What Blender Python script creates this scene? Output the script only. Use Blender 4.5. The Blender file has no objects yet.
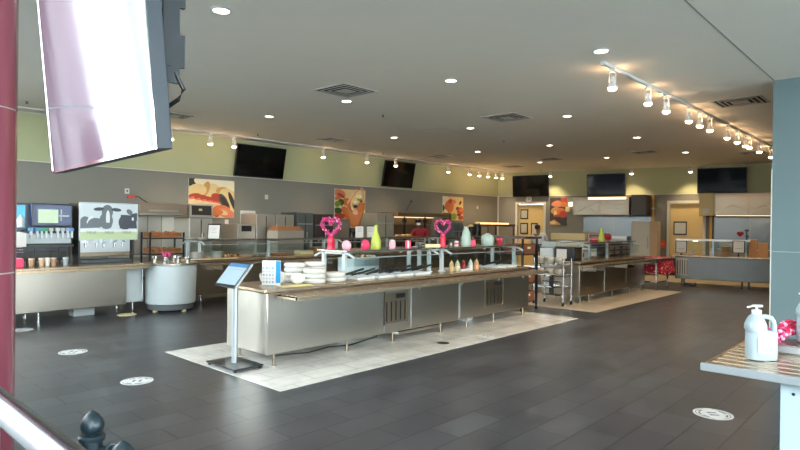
import bpy, bmesh, math, random
from mathutils import Vector, Matrix, Euler
random.seed(4)
S = bpy.context.scene
COL = S.collection
PI = math.pi
# ---------------------------------------------------------------- camera
FPX = 585.0; H = 1.67; ROLL = .0125; YAW = math.radians(42.7); PIT = -1.7/585
F0 = Vector((-math.sin(YAW), math.cos(YAW), 0)); R0 = Vector((math.cos(YAW), math.sin(YAW), 0)); U0 = Vector((0, 0, 1))
F = (F0*math.cos(PIT)+U0*math.sin(PIT)).normalized(); U = (U0*math.cos(PIT)-F0*math.sin(PIT)).normalized()
RC = math.cos(ROLL)*R0+math.sin(ROLL)*U; UC = -math.sin(ROLL)*R0+math.cos(ROLL)*U
EYE = Vector((0, 0, H))
cam = bpy.data.cameras.new('camera'); co = bpy.data.objects.new('camera', cam); COL.objects.link(co)
cam.sensor_width = 36; cam.lens = FPX/800*36; cam.clip_start = .05; cam.clip_end = 200
m = Matrix((RC, UC, -F)).transposed().to_4x4(); m.translation = EYE; co.matrix_world = m
S.camera = co
def ray(x, y): return F+RC*((x-400)/FPX)-UC*((y-225)/FPX)
def on(x, y, z=0):                      # where the sight line meets a level surface
    d = ray(x, y); return EYE+d*((z-H)/d.z)
def YX(px, X, py=222):                  # y on the plane x = X
    d = ray(px, py); return (d*(X/d.x)).y
def ZX(px, py, X):                      # height on the plane x = X
    d = ray(px, py); return H+d.z*(X/d.x)
TB = math.radians(11.3); UB = Vector((math.cos(TB), math.sin(TB), 0)); NB = Vector((math.sin(TB), -math.cos(TB), 0))
C0 = Vector((-13.43, 20.5, 0))          # back wall corner; NB points into the room
def B(u, off, z=0): return C0+UB*u+NB*off+Vector((0, 0, z))
def UZ(px, py, off):
    d = ray(px, py); p = C0+NB*off; t = (p-EYE).dot(NB)/d.dot(NB); q = EYE+d*t
    return (q-C0).dot(UB), q.z
# ---------------------------------------------------------------- materials
def lin(c):
    return tuple(((v/255)/12.92 if v/255 <= .04045 else ((v/255+.055)/1.055)**2.4) for v in c)+(1,)
MATS = {}
def M(name, c, rough=.5, metal=0, emit=0, spec=.5, noise=0, scale=8, bump=0, coat=0, stretch=None):
    if name in MATS: return MATS[name]
    m = bpy.data.materials.new(name); m.use_nodes = True; nt = m.node_tree; b = nt.nodes['Principled BSDF']
    b.inputs['Base Color'].default_value = lin(c); b.inputs['Roughness'].default_value = rough
    b.inputs['Metallic'].default_value = metal; b.inputs['Specular IOR Level'].default_value = spec
    b.inputs['Coat Weight'].default_value = coat
    if emit:
        b.inputs['Emission Color'].default_value = lin(c); b.inputs['Emission Strength'].default_value = emit
    tc = nt.nodes.new('ShaderNodeTexCoord'); mp = nt.nodes.new('ShaderNodeMapping'); n = nt.nodes.new('ShaderNodeTexNoise')
    nt.links.new(tc.outputs['Object'], mp.inputs[0]); nt.links.new(mp.outputs[0], n.inputs['Vector'])
    if stretch: mp.inputs['Scale'].default_value = stretch
    n.inputs['Scale'].default_value = scale; n.inputs['Detail'].default_value = 4
    amt = noise or .04
    mx = nt.nodes.new('ShaderNodeMix'); mx.data_type = 'RGBA'
    L = lin(c); mx.inputs[6].default_value = tuple(v*(1-amt) for v in L[:3])+(1,); mx.inputs[7].default_value = tuple(min(1, v*(1+amt)) for v in L[:3])+(1,)
    nt.links.new(n.outputs['Fac'], mx.inputs[0]); nt.links.new(mx.outputs[2], b.inputs['Base Color'])
    if metal:
        mr = nt.nodes.new('ShaderNodeMapRange'); mr.inputs[3].default_value = rough*.9; mr.inputs[4].default_value = rough*1.12
        nt.links.new(n.outputs['Fac'], mr.inputs[0]); nt.links.new(mr.outputs[0], b.inputs['Roughness'])
    if bump:
        bp = nt.nodes.new('ShaderNodeBump'); bp.inputs['Strength'].default_value = bump; bp.inputs['Distance'].default_value = .01
        nt.links.new(n.outputs['Fac'], bp.inputs['Height']); nt.links.new(bp.outputs[0], b.inputs['Normal'])
    MATS[name] = m; return m
def tiles(name, c1, c2, cm, bw, bh, off, mort, rough, rot, ox=0, oy=0, spec=.5, bumpn=.12):
    m = bpy.data.materials.new(name); m.use_nodes = True; nt = m.node_tree; b = nt.nodes['Principled BSDF']
    tc = nt.nodes.new('ShaderNodeTexCoord'); mp = nt.nodes.new('ShaderNodeMapping'); br = nt.nodes.new('ShaderNodeTexBrick')
    mp.inputs['Rotation'].default_value = (0, 0, rot); mp.inputs['Location'].default_value = (ox, oy, 0)
    nt.links.new(tc.outputs['Object'], mp.inputs[0]); nt.links.new(mp.outputs[0], br.inputs['Vector'])
    br.offset = off; br.inputs['Scale'].default_value = 1; br.inputs['Brick Width'].default_value = bw; br.inputs['Row Height'].default_value = bh
    br.inputs['Mortar Size'].default_value = mort; br.inputs['Mortar Smooth'].default_value = .3; br.inputs['Bias'].default_value = 0
    br.inputs['Color1'].default_value = lin(c1); br.inputs['Color2'].default_value = lin(c2); br.inputs['Mortar'].default_value = lin(cm)
    n = nt.nodes.new('ShaderNodeTexNoise'); n.inputs['Scale'].default_value = 2.3; n.inputs['Detail'].default_value = 8; n.inputs['Roughness'].default_value = .62
    nt.links.new(tc.outputs['Object'], n.inputs['Vector'])
    mr = nt.nodes.new('ShaderNodeMapRange'); mr.inputs[1].default_value = .3; mr.inputs[2].default_value = .7; mr.inputs[3].default_value = .8; mr.inputs[4].default_value = 1.2
    nt.links.new(n.outputs['Fac'], mr.inputs[0])
    mu = nt.nodes.new('ShaderNodeMix'); mu.data_type = 'RGBA'; mu.blend_type = 'MULTIPLY'; mu.inputs[0].default_value = 1
    nt.links.new(br.outputs['Color'], mu.inputs[6]); nt.links.new(mr.outputs[0], mu.inputs[7]); nt.links.new(mu.outputs[2], b.inputs['Base Color'])
    r2 = nt.nodes.new('ShaderNodeMapRange'); r2.inputs[3].default_value = rough*.8; r2.inputs[4].default_value = rough*1.25
    nt.links.new(n.outputs['Fac'], r2.inputs[0]); nt.links.new(r2.outputs[0], b.inputs['Roughness'])
    b.inputs['Specular IOR Level'].default_value = spec
    bp = nt.nodes.new('ShaderNodeBump'); bp.inputs['Strength'].default_value = bumpn; bp.inputs['Distance'].default_value = .003; bp.invert = True
    nt.links.new(br.outputs['Fac'], bp.inputs['Height']); nt.links.new(bp.outputs[0], b.inputs['Normal'])
    return m
def glass(name, tint=(244, 250, 250), fac=.06):
    m = bpy.data.materials.new(name); m.use_nodes = True; nt = m.node_tree; nt.nodes.remove(nt.nodes['Principled BSDF'])
    o = nt.nodes['Material Output']; t = nt.nodes.new('ShaderNodeBsdfTransparent'); g = nt.nodes.new('ShaderNodeBsdfGlossy')
    t.inputs[0].default_value = lin(tint); g.inputs['Roughness'].default_value = .03
    fr = nt.nodes.new('ShaderNodeFresnel'); fr.inputs[0].default_value = 1.5
    ad = nt.nodes.new('ShaderNodeMath'); ad.operation = 'ADD'; ad.use_clamp = True; ad.inputs[1].default_value = fac-.04
    nt.links.new(fr.outputs[0], ad.inputs[0])
    ge = nt.nodes.new('ShaderNodeNewGeometry'); iv = nt.nodes.new('ShaderNodeMath'); iv.operation = 'SUBTRACT'; iv.inputs[0].default_value = 1
    nt.links.new(ge.outputs['Backfacing'], iv.inputs[1]); ml = nt.nodes.new('ShaderNodeMath'); ml.operation = 'MULTIPLY'
    nt.links.new(ad.outputs[0], ml.inputs[0]); nt.links.new(iv.outputs[0], ml.inputs[1])
    mx = nt.nodes.new('ShaderNodeMixShader'); nt.links.new(ml.outputs[0], mx.inputs[0]); nt.links.new(t.outputs[0], mx.inputs[1]); nt.links.new(g.outputs[0], mx.inputs[2])
    nt.links.new(mx.outputs[0], o.inputs[0]); return m
mFloor = tiles('dark_floor_tile', (59, 60, 65), (73, 74, 79), (30, 30, 32), .61, .305, .5, .007, .30, PI/2, .02, .295, spec=.4)
mStrip = tiles('white_floor_tile', (206, 204, 198), (212, 210, 205), (176, 173, 168), .61, .305, .5, .006, .22, PI/2, .02, .3)
mCeil = M('ceiling_paint', (226, 223, 212), .75, noise=.03, scale=3)
mGrey = M('grey_wall_paint', (128, 126, 119), .7, noise=.03, scale=3)
mGreen = M('sage_green_paint', (172, 176, 140), .7, noise=.03, scale=3)
mBlue = M('blue_grey_paint', (96, 118, 124), .55, noise=.03, scale=3)
mWhitePaint = M('white_paint', (205, 203, 194), .6)
mDark = M('dark_wall', (70, 70, 72), .8)
mSteel = M('brushed_steel', (180, 175, 167), .3, 1, noise=.02, scale=3, stretch=(1, 1, .4))
mSteelD = M('worn_dark_steel', (152, 140, 124), .34, 1, noise=.04, scale=3, stretch=(1, 1, .4))
mWavy = M('wavy_steel_sheet', (118, 122, 124), .3, 1, noise=.05, scale=2.5, bump=.5)
mTop = M('steel_worktop', (186, 166, 142), .26, .82, noise=.22, scale=5, bump=.12, stretch=(3, .5, 1))  # brown tint and streaks put the worktops' warm reflections into the colour
mSteelW = M('kitchen_steel', (188, 185, 178), .36, .7, noise=.05, scale=3)
mHood = M('brown_tinted_steel', (150, 134, 118), .36, .8, noise=.05, scale=3)
mRail = M('handrail_steel', (112, 116, 124), .24, 1, noise=.03)
mGun = M('gun_steel', (108, 108, 107), .3, 1, noise=.06, scale=3)
mChrome = M('polished_chrome', (215, 218, 222), .08, 1, noise=.02)
mAlu = M('satin_aluminium', (178, 184, 189), .36, .7)
mBlack = M('black_plastic', (24, 26, 29), .35)
mCast = M('black_cast_iron', (36, 50, 58), .3, .2, noise=.15, scale=30, bump=.1)
mScreen = M('tv_screen_glass', (8, 9, 11), .07, spec=.6)
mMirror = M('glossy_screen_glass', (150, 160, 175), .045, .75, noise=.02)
mGlass = glass('clear_glass')
mWhite = M('white_plastic', (206, 208, 208), .4)
mChina = M('white_china', (206, 204, 199), .25)
mPaper = M('white_paper', (206, 203, 200), .8)
mGreyInk = M('grey_ink', (120, 124, 130), .8)
mBrown = M('brown_laminate', (98, 76, 58), .4, noise=.25, scale=5, stretch=(1, 1, 6))
mWood = M('warm_wood', (152, 104, 66), .5, noise=.25, scale=9, stretch=(1, 8, 1))
mWick = M('brown_wicker', (120, 70, 46), .7, noise=.4, scale=60, bump=.6)
mRed = M('red_cloth', (158, 26, 46), .8, noise=.2, scale=20)
mRedShirt = M('red_cotton', (128, 22, 38), .85, noise=.15, scale=15)
mOrange = M('rust_orange_cotton', (176, 104, 56), .85, noise=.15, scale=12)
mSkin = M('skin', (196, 146, 118), .55)
mSkinB = M('brown_skin', (112, 74, 54), .55)
mHair = M('dark_hair', (28, 22, 20), .6)
mNavy = M('navy_panel', (28, 42, 74), .3)
mPink = M('pink_foil', (196, 62, 120), .35)
mPinkL = M('pale_pink', (232, 178, 196), .5)
mHot = M('hot_pink', (226, 58, 100), .45)
mLime = M('lime_glaze', (176, 190, 76), .3)
mPale = M('pale_green_glaze', (164, 182, 174), .3)
mCream = M('cream_card', (214, 198, 150), .7)
mTan = M('tan_door_paint', (216, 188, 128), .55)
mCard = M('brown_cardboard', (176, 132, 90), .8)
mMaroon = M('glossy_maroon_paint', (132, 66, 82), .22, coat=.5, noise=.06, scale=3)
mLamp = M('lamp_glow', (255, 228, 190), emit=10)
mLampD = M('downlight_glow', (255, 244, 226), emit=9)
mVent = M('vent_metal', (176, 176, 170), .5)
mVoid = M('vent_void', (14, 14, 15), .9)
mPlate = M('pale_enamel', (186, 195, 198), .35)
mTeal = M('teal_water', (60, 170, 200), .4)
# ---------------------------------------------------------------- mesh builder
class MB:
    def __init__(s): s.v = []; s.f = []; s.m = []
    def _add(s, vs, fs, m):
        b = len(s.v); s.v += [tuple(v) for v in vs]; s.f += [[b+i for i in f] for f in fs]; s.m += [m]*len(fs); return s
    def box(s, x0, x1, y0, y1, z0, z1, m=0, T=None):
        vs = [Vector((x, y, z)) for z in (z0, z1) for y in (y0, y1) for x in (x0, x1)]
        if T: vs = [T @ v for v in vs]
        return s._add(vs, [(0, 2, 3, 1), (4, 5, 7, 6), (0, 1, 5, 4), (2, 6, 7, 3), (0, 4, 6, 2), (1, 3, 7, 5)], m)
    def cyl(s, p, q, r, r2=None, n=14, m=0):
        p = Vector(p); q = Vector(q); d = (q-p).normalized(); a = d.orthogonal().normalized(); b = d.cross(a); r2 = r if r2 is None else r2
        vs = [c+(a*math.cos(t*2*PI/n)+b*math.sin(t*2*PI/n))*rr for c, rr in ((p, r), (q, r2)) for t in range(n)]
        fs = [(i, (i+1) % n, n+(i+1) % n, n+i) for i in range(n)]+[tuple(range(n))[::-1], tuple(range(n, 2*n))]
        return s._add(vs, fs, m)
    def lathe(s, prof, c=(0, 0, 0), n=24, m=0, wob=0, k=8):
        vs = []; fs = []
        for r, z in prof:
            for t in range(n):
                a = t*2*PI/n; rr = r*(1+wob*math.cos(a*k)); vs.append((c[0]+rr*math.cos(a), c[1]+rr*math.sin(a), c[2]+z))
        for j in range(len(prof)-1):
            for t in range(n): fs.append((j*n+t, j*n+(t+1) % n, (j+1)*n+(t+1) % n, (j+1)*n+t))
        fs.append(tuple(range(n))[::-1]); fs.append(tuple((len(prof)-1)*n+t for t in range(n)))
        return s._add(vs, fs, m)
    def sph(s, c, r, m=0, n=14):
        if not hasattr(r, '__len__'): r = (r, r, r)
        prof = [(max(1e-4, math.sin(PI*i/8)), -math.cos(PI*i/8)) for i in range(9)]
        b = len(s.v); s.lathe(prof, (0, 0, 0), n, m)
        for i in range(b, len(s.v)): x, y, z = s.v[i]; s.v[i] = (c[0]+x*r[0], c[1]+y*r[1], c[2]+z*r[2])
        return s
    def tube(s, pts, r, n=10, m=0, closed=False):
        pts = [Vector(p) for p in pts]; N = len(pts); vs = []; fs = []
        ref = Vector((0, 0, 1))
        for i, p in enumerate(pts):
            a = pts[(i-1) % N] if (i or closed) else p; b = pts[(i+1) % N] if (i < N-1 or closed) else p
            d = (b-a).normalized(); u = d.cross(ref)
            if u.length < .05: u = d.cross(Vector((1, 0, 0)))
            u.normalize(); w = u.cross(d)
            rr = r[i] if hasattr(r, '__len__') else r
            vs += [p+(u*math.cos(t*2*PI/n)+w*math.sin(t*2*PI/n))*rr for t in range(n)]
        for i in range(N if closed else N-1):
            j = (i+1) % N
            fs += [(i*n+t, i*n+(t+1) % n, j*n+(t+1) % n, j*n+t) for t in range(n)]
        if not closed: fs += [tuple(range(n))[::-1], tuple((N-1)*n+t for t in range(n))]
        return s._add(vs, fs, m)
    def prism(s, pts, d, m=0):
        d = Vector(d); pts = [Vector(p) for p in pts]; n = len(pts)
        return s._add(pts+[p+d for p in pts], [tuple(range(n))[::-1], tuple(range(n, 2*n))]+[(i, (i+1) % n, n+(i+1) % n, n+i) for i in range(n)], m)
    def obj(s, name, mats, parent=None, bevel=0, kind=None, label=None, loc=None, sharp=35):
        me = bpy.data.meshes.new(name); me.from_pydata(s.v, [], s.f); me.update()
        for mm in (mats if isinstance(mats, (list, tuple)) else [mats]): me.materials.append(mm)
        me.polygons.foreach_set('material_index', s.m); me.polygons.foreach_set('use_smooth', [True]*len(s.f))
        bm = bmesh.new(); bm.from_mesh(me); bmesh.ops.recalc_face_normals(bm, faces=bm.faces); bm.to_mesh(me); bm.free()
        me.set_sharp_from_angle(angle=math.radians(sharp))
        o = bpy.data.objects.new(name, me); COL.objects.link(o)
        if parent: o.parent = parent
        if bevel:
            b = o.modifiers.new('bevel', 'BEVEL'); b.width = bevel; b.segments = 2; b.limit_method = 'ANGLE'
        if kind: o['kind'] = kind
        if label: o['label'] = label
        if loc is not None: o.location = loc
        return o
def bx(*a, **k): return MB().box(*a, **k)
def tag(o, label, cat, group=None):
    o['label'] = label; o['category'] = cat
    if group: o['group'] = group
    return o
def thing(name, label, cat, loc=(0, 0, 0), rz=0, group=None):
    o = bpy.data.objects.new(name, None); COL.objects.link(o); o.empty_display_size = .1
    o.location = loc; o.rotation_euler = (0, 0, rz); return tag(o, label, cat, group)
def dup(root, loc, rz=None, label=None):
    r = root.copy(); COL.objects.link(r); r.location = loc
    if rz is not None: r.rotation_euler = (0, 0, rz)
    if label: r['label'] = label
    for ch in list(root.children):
        c = ch.copy(); COL.objects.link(c); c.parent = r
        for g in list(ch.children):
            d = g.copy(); COL.objects.link(d); d.parent = c
    return r
def lamp(kind, loc, power, color, parent=None, size=.08, rot=(0, 0, 0), spot=120, blend=.6):
    l = bpy.data.lights.new('lamp_light', kind); l.energy = power; l.color = color
    if kind == 'AREA': l.size = size; l.shape = 'DISK'
    else: l.shadow_soft_size = size
    if kind == 'SPOT': l.spot_size = math.radians(spot); l.spot_blend = blend
    o = bpy.data.objects.new('lamp_light', l); COL.objects.link(o); o.location = loc; o.rotation_euler = rot
    if parent: o.parent = parent
    return o
def struct(mb, name, mat, **k): return mb.obj(name, mat, kind='structure', **k)
CE = 3.8; XW = -13.43; BAND = 2.83
# ================================================================ SETTING
YF = -7.0; XR = 6.0
struct(bx(XW-.2, XR+.2, YF-.2, 24.8, -.2, 0), 'floor', mFloor)
struct(bx(XW-.2, XR+.2, .2, 24.8, CE, CE+.2), 'ceiling', mCeil)
YL = 0.2; AH = 8.4
w = MB().box(XW-.2, XW, YL, 20.7, 0, BAND, 0).box(XW-.2, XW+.012, YL, 20.7, BAND, CE, 1)
struct(w, 'wall_left', [mGrey, mGreen])
D1 = (.86, 1.93); D2 = (6.50, 7.55); DH = 2.5
TBm = Matrix.Rotation(TB, 4, 'Z'); 
def bw(mb, u0, u1, o0, o1, z0, z1, m=0):
    T = Matrix.Translation(C0) @ TBm
    return mb.box(u0, u1, -o1, -o0, z0, z1, m, T)
w = MB()
for u0, u1, z0, z1 in ((-.2, D1[0], 0, DH), (D1[1], D2[0], 0, DH), (D2[1], 12.3, 0, DH), (-.2, 12.3, DH, BAND)): bw(w, u0, u1, -.15, 0, z0, z1, 0)
bw(w, -.2, 12.3, -.15, .012, BAND, CE, 1)
struct(w, 'wall_back', [mGrey, mGreen])
struct(bx(-1.79, XR, 9.86, 10.06, 0, CE).box(-1.79, -1.59, 10.06, 23.0, 0, CE), 'wall_divider', mBlue)
struct(bx(-1.80, -1.787, 9.852, 9.90, .12, 2.52), 'trim_1', mWhitePaint)
struct(bx(-1.787, XR, 9.853, 9.86, 1.325, 1.336), 'trim_2', M('pale_blue_trim', (140, 156, 160), .5))
struct(bx(-1.79, -1.775, -2, 9.86, CE-.004, CE+.01), 'trim_3', M('ceiling_joint', (140, 142, 138), .7))
struct(bx(XW, XW+.02, YL, 20.5, BAND-.012, BAND+.006), 'trim_4', mWhitePaint)
t = MB(); bw(t, 0, 11.9, 0, .02, BAND-.012, BAND+.006); struct(t, 'trim_5', mWhitePaint)
t = MB(); bw(t, -.01, .05, 0, .03, 0, BAND); struct(t, 'trim_6', mWhitePaint)
struct(bx(XW, XW+.04, YL, 20.4, CE-.02, CE), 'trim_7', mWhitePaint)
t = MB(); bw(t, 0, 11.9, 0, .04, CE-.02, CE); struct(t, 'trim_8', mWhitePaint)
# white tile islands in the floor
struct(bx(-7.2, -4.75, 3.44, 9.9, -.01, .003), 'floor_inlay', mStrip)
struct(bx(-7.2, -4.83, 10.82, 15.95, -.01, .003), 'floor_inlay', M('beige_floor_tile', (190, 180, 164), .3))
f = MB(); bw(f, 5.0, 11.6, .0, 3.4, -.01, .003); struct(f, 'floor_inlay', M('tan_quarry_tile', (196, 176, 142), .4))
# glazed walls: behind the viewer, and on both sides of the concourse the photo is taken from
nwin = 0
def glazed(side, n, length, loc, rz, ht=CE, sill=.12):                # built along local x, outside is local -y
    global nwin
    ww = length/n; w = MB().box(0, length, -.2, 0, 0, sill).box(0, length, -.2, 0, ht-.14, ht)
    for i in range(n+1): w.box(max(0, i*ww-.12), min(length, i*ww+.12), -.2, 0, sill, ht-.14)
    o = struct(w, 'wall_'+side, mDark if side == 'front' else mWhitePaint); o.location = loc; o.rotation_euler = (0, 0, rz)
    for i in range(n):
        x0 = i*ww+.12; x1 = (i+1)*ww-.12; fr = MB(); nwin += 1
        for a, b, c, d in ((x0, x1, sill, sill+.06), (x0, x1, ht-.2, ht-.14), (x0, x0+.05, sill+.06, ht-.2), (x1-.05, x1, sill+.06, ht-.2), ((x0+x1)/2-.03, (x0+x1)/2+.03, sill+.06, ht-.2), (x0, x1, max(2.5, sill+1), max(2.56, sill+1.06))):
            fr.box(a, b, -.13, -.07, c, d)
        wo = struct(fr, 'window_%d' % nwin, mAlu); wo.location = loc; wo.rotation_euler = (0, 0, rz)
        bx(x0, x1, -.105, -.095, sill+.03, ht-.17).obj('pane', mGlass, wo)
        p = bpy.data.lights.new('window_portal', 'AREA'); p.shape = 'RECTANGLE'; p.size = x1-x0; p.size_y = ht-sill-.2; p.cycles.is_portal = True
        po = bpy.data.objects.new('window_portal', p); COL.objects.link(po); po.parent = wo; po.location = ((x0+x1)/2, -.25, (ht+sill)/2); po.rotation_euler = (PI/2, 0, 0)
glazed('front', 6, XR-XW, (XW, YF, 0), 0, AH, 3.0)
glazed('left_front', 3, YL-YF, (XW, YL, 0), -PI/2, AH)
glazed('right_front', 2, YL-YF, (XR, YF, 0), PI/2, AH)
glazed('right', 3, 9.86-YL, (XR, YL, 0), PI/2)
struct(bx(XW-.2, XR+.2, YL, YL+.15, CE+.001, AH), 'wall_fascia', mWhitePaint)
rf = MB().box(XW-.2, XR+.2, YF-.2, YL+.15, AH, AH+.15)
for i in range(5): rf.box(XW, XR, YF+.8+1.4*i, YF+.95+1.4*i, AH-.35, AH)
for i in range(4): x = XW+3+4.3*i; rf.box(x, x+.12, YF, YL, AH-.5, AH-.35)
struct(rf, 'ceiling_concourse', mWhitePaint)
struct(bx(-60, 60, -50, 50, -.35, -.22), 'pavement_outside', M('pale_concrete', (226, 224, 218), .8))
W = bpy.data.worlds.new('sky'); S.world = W; W.use_nodes = True
nt = W.node_tree; bg = nt.nodes['Background']
tc = nt.nodes.new('ShaderNodeTexCoord'); sx = nt.nodes.new('ShaderNodeSeparateXYZ'); cr = nt.nodes.new('ShaderNodeValToRGB')
nt.links.new(tc.outputs['Generated'], sx.inputs[0]); nt.links.new(sx.outputs[2], cr.inputs[0]); nt.links.new(cr.outputs[0], bg.inputs[0])
cr.color_ramp.elements[0].color = (1, .975, .94, 1); cr.color_ramp.elements[1].color = (.72, .84, 1, 1)
bg.inputs[1].default_value = 9.4
# doors in the back wall
def back_thing(name, label, cat, u, off, z=0, group=None):
    return thing(name, label, cat, B(u, off, z), TB, group)       # local x along the wall, -y into the room
def door(n, d, win):
    w = d[1]-d[0]; e = bpy.data.objects.new('door_%d' % n, None); COL.objects.link(e); e.location = B(d[0], 0); e.rotation_euler = (0, 0, TB); e['kind'] = 'structure'
    MB().box(-.09, 0, -.04, .16, 0, DH+.09).box(w, w+.09, -.04, .16, 0, DH+.09).box(0, w, -.04, .16, DH, DH+.09).obj('door_frame', mWhitePaint, e)
    lf = MB().box(.01, w-.01, .06, .11, .02, DH-.01).obj('door_leaf', mTan, e)
    for x0, x1, z0, z1 in win:
        g = MB().box(x0, x1, .045, .06, z0, z1, 0).box(x0+.04, x1-.04, .038, .046, z0+.05, z1-.05, 1).obj('vision_panel', [mBlack, M('frosted_pane', (190, 186, 170), .3)], e)
    MB().cyl((w-.1, .06, 1.02), (w-.1, .0, 1.02), .015).cyl((w-.1, .0, 1.02), (w-.22, .0, 1.02), .012).obj('door_handle', mChrome, lf)
door(1, D1, [(.1, .42, 1.3, 1.75), (.1, .42, 1.9, 2.3), (.55, .82, 1.2, 1.75)])  # closed tan leaf stands in for an open doorway to a yellow-lit room
door(2, D2, [(.12, .55, 1.38, 1.86)])
struct(bx(*( -9.0, -4.0, 23.6, 23.8, 0, CE)), 'wall_far', mTan)
# ================================================================ CEILING FITTINGS
gD = 'round downlights recessed in the ceiling'
dl = None
rows = {3.1: 'nearest row', 6.87: 'second row', 10.55: 'third row', 14.12: 'fourth row', 17.75: 'farthest row'}
cols = {-9.97: 'column nearest the food wall', -7.65: 'second column out from the food wall', -5.35: 'middle column above the serving island', -3.05: 'column beside the track lights'}
for (x, y) in [(-5.35, 3.1), (-3.05, 6.87), (-5.35, 6.87), (-7.65, 6.87), (-9.97, 6.87), (-5.35, 10.55), (-7.65, 10.55), (-9.97, 10.55), (-7.65, 14.12), (-9.97, 14.12), (-9.97, 17.75), (-7.65, 17.75), (-5.35, 17.75), (-5.35, 14.12)]:
    lab = 'round white recessed downlight, %s, %s' % (rows[y], cols[x])
    if dl is None:
        dl = thing('downlight', lab, 'ceiling light', (x, y, CE), 0, gD)
        MB().lathe([(.082, -.002), (.105, -.002), (.112, -.012), (.085, -.016), (.078, -.004)], n=28).obj('trim_ring', mWhite, dl)
        MB().lathe([(.078, -.001), (.078, -.006), (.04, -.012), (.001, -.013)], n=24).obj('lens', mLampD, dl)
        lamp('SPOT', (0, 0, -.05), 45, (1, .86, .68), dl, .07, spot=150, blend=.8)
    else: dup(dl, (x, y, CE), label=lab)
gV = 'square ceiling air diffusers'
vt = None
for x, y, s, lab in [(-7.06, 6.32, .37, 'nearest large square air vent above the serving island'), (-6.34, 9.95, .37, 'second square air vent above the serving island, further back'),
                  (-2.5, 11.15, .37, 'square air vent beside the row of track lights at the right'), (-11.5, 9.86, .3, 'square air vent near the green wall, right of the wall television nearest the viewer'),
                  (-11.55, 14.3, .3, 'square air vent above the food wall between the two wall televisions and the corner'), (-11.5, 18.5, .3, 'square air vent near the far corner of the room'),
                  (-9.25, 17.1, .3, 'square air vent in front of the television over the doorway'), (-6.23, 17.0, .3, 'square air vent in front of the middle back television'),
                  (-11.4, 5.6, .3, 'square air vent just right of the hanging screen'), (-3.9, 18.9, .3, 'square air vent at the far right before the blue wall')]:
    if vt is None:
        vt = thing('ceiling_vent', lab, 'vent', (x, y, CE), 0, gV); s0 = s
        def ring(a, b, z0, z1, mb):
            return mb.box(-b, b, -b, -a, z0, z1).box(-b, b, a, b, z0, z1).box(-b, -a, -a, a, z0, z1).box(a, b, -a, a, z0, z1)
        ring(.34, .37, -.012, -.001, MB()).obj('outer_frame', mVent, vt)
        MB().box(-.34, .34, -.34, .34, -.003, -.001).obj('backing', mVoid, vt)
        for a, b, z in ((.265, .295, -.010), (.185, .212, -.013)): ring(a, b, z-.002, z+.002, MB()).obj('louvre_ring', mVent, vt)
        MB().box(-.13, .13, -.13, .13, -.018, -.014).obj('centre_plate', mVent, vt)
    else:
        o = dup(vt, (x, y, CE), label=lab); o.scale = (s/.37, s/.37, 1)
tag(ring(.36, .37, -.003, -.0005, MB()).obj('access_panel', M('panel_edge', (196, 196, 188), .6), loc=(-8.5, 10.5, CE+.001)), 'flush square access panel outline in the ceiling between the vents', 'access panel')
sp0 = None
for px, py, lab in [(383, 114.6, 'small black sprinkler head above the heart wreath island end'), (383, 152.6, 'small black sprinkler head above the second wall television'), (504, 140, 'small black sprinkler head beyond the second ceiling vent'),
                    (258, 134, 'small black sprinkler head above the nearest wall television'), (27, 101, 'small black sprinkler head beside the maroon column'), (636, 137, 'small dark sprinkler head in the row of middle downlights'), (541, 170, 'small sprinkler head above the television over the doorway')]:
    p = on(px, py, CE)+Vector((0, 0, .002))
    if sp0 is None:
        sp0 = thing('sprinkler_head', lab, 'sprinkler', p, 0, 'ceiling sprinkler heads')
        MB().cyl((0, 0, 0), (0, 0, -.012), .035).obj('escutcheon', mVent, sp0); MB().cyl((0, 0, -.01), (0, 0, -.045), .012).cyl((0, 0, -.045), (0, 0, -.05), .028).obj('deflector', mBlack, sp0)
    else: dup(sp0, p, label=lab)
# track spotlights
def make_spot(lab, loc, rz, group):
    t = thing('track_spotlight', lab, 'spotlight', loc, rz, group)
    MB().box(-.03, .03, -.05, .05, -.035, 0).obj('track_adapter', mWhite, t)
    MB().box(-.045, -.033, -.012, .012, -.20, -.03).box(.033, .045, -.012, .012, -.20, -.03).box(-.045, .045, -.012, .012, -.045, -.033).obj('yoke', mWhite, t)
    h = MB().lathe([(.022, -.10), (.026, -.16), (.030, -.18), (.052, -.205), (.062, -.225), (.060, -.25), (.052, -.25)], n=20).obj('lamp_housing', mWhite, t)
    MB().lathe([(.056, -.244), (.058, -.262), (.045, -.282), (.02, -.292), (.001, -.293)], n=18).obj('bulb_face', mLamp, h)
    return t
gT = 'white spotlights along the ceiling track'; gW = 'white spotlights over the food wall'; gB = 'spotlights above the back wall televisions'
trk = thing('lighting_track', 'long white lighting track running away across the ceiling at the right', 'lighting track', (-3.23, 13.08, CE))
MB().box(-.022, -.008, -5.7, 5.9, -.04, 0).box(.008, .022, -5.7, 5.9, -.04, 0).box(-.008, .008, -5.7, 5.9, -.012, 0).obj('track_rail', mWhite, trk)
MB().box(-.008, .008, -5.68, 5.88, -.02, -.013).obj('conductor_slot', mVoid, trk)
MB().box(-.03, .03, -5.76, -5.66, -.045, 0).obj('end_feed', mWhite, trk)
ords = ['nearest', 'second', 'third', 'fourth', 'fifth', 'sixth', 'seventh', 'eighth', 'ninth', 'tenth', 'eleventh', 'twelfth', 'farthest']
s0 = None
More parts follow.
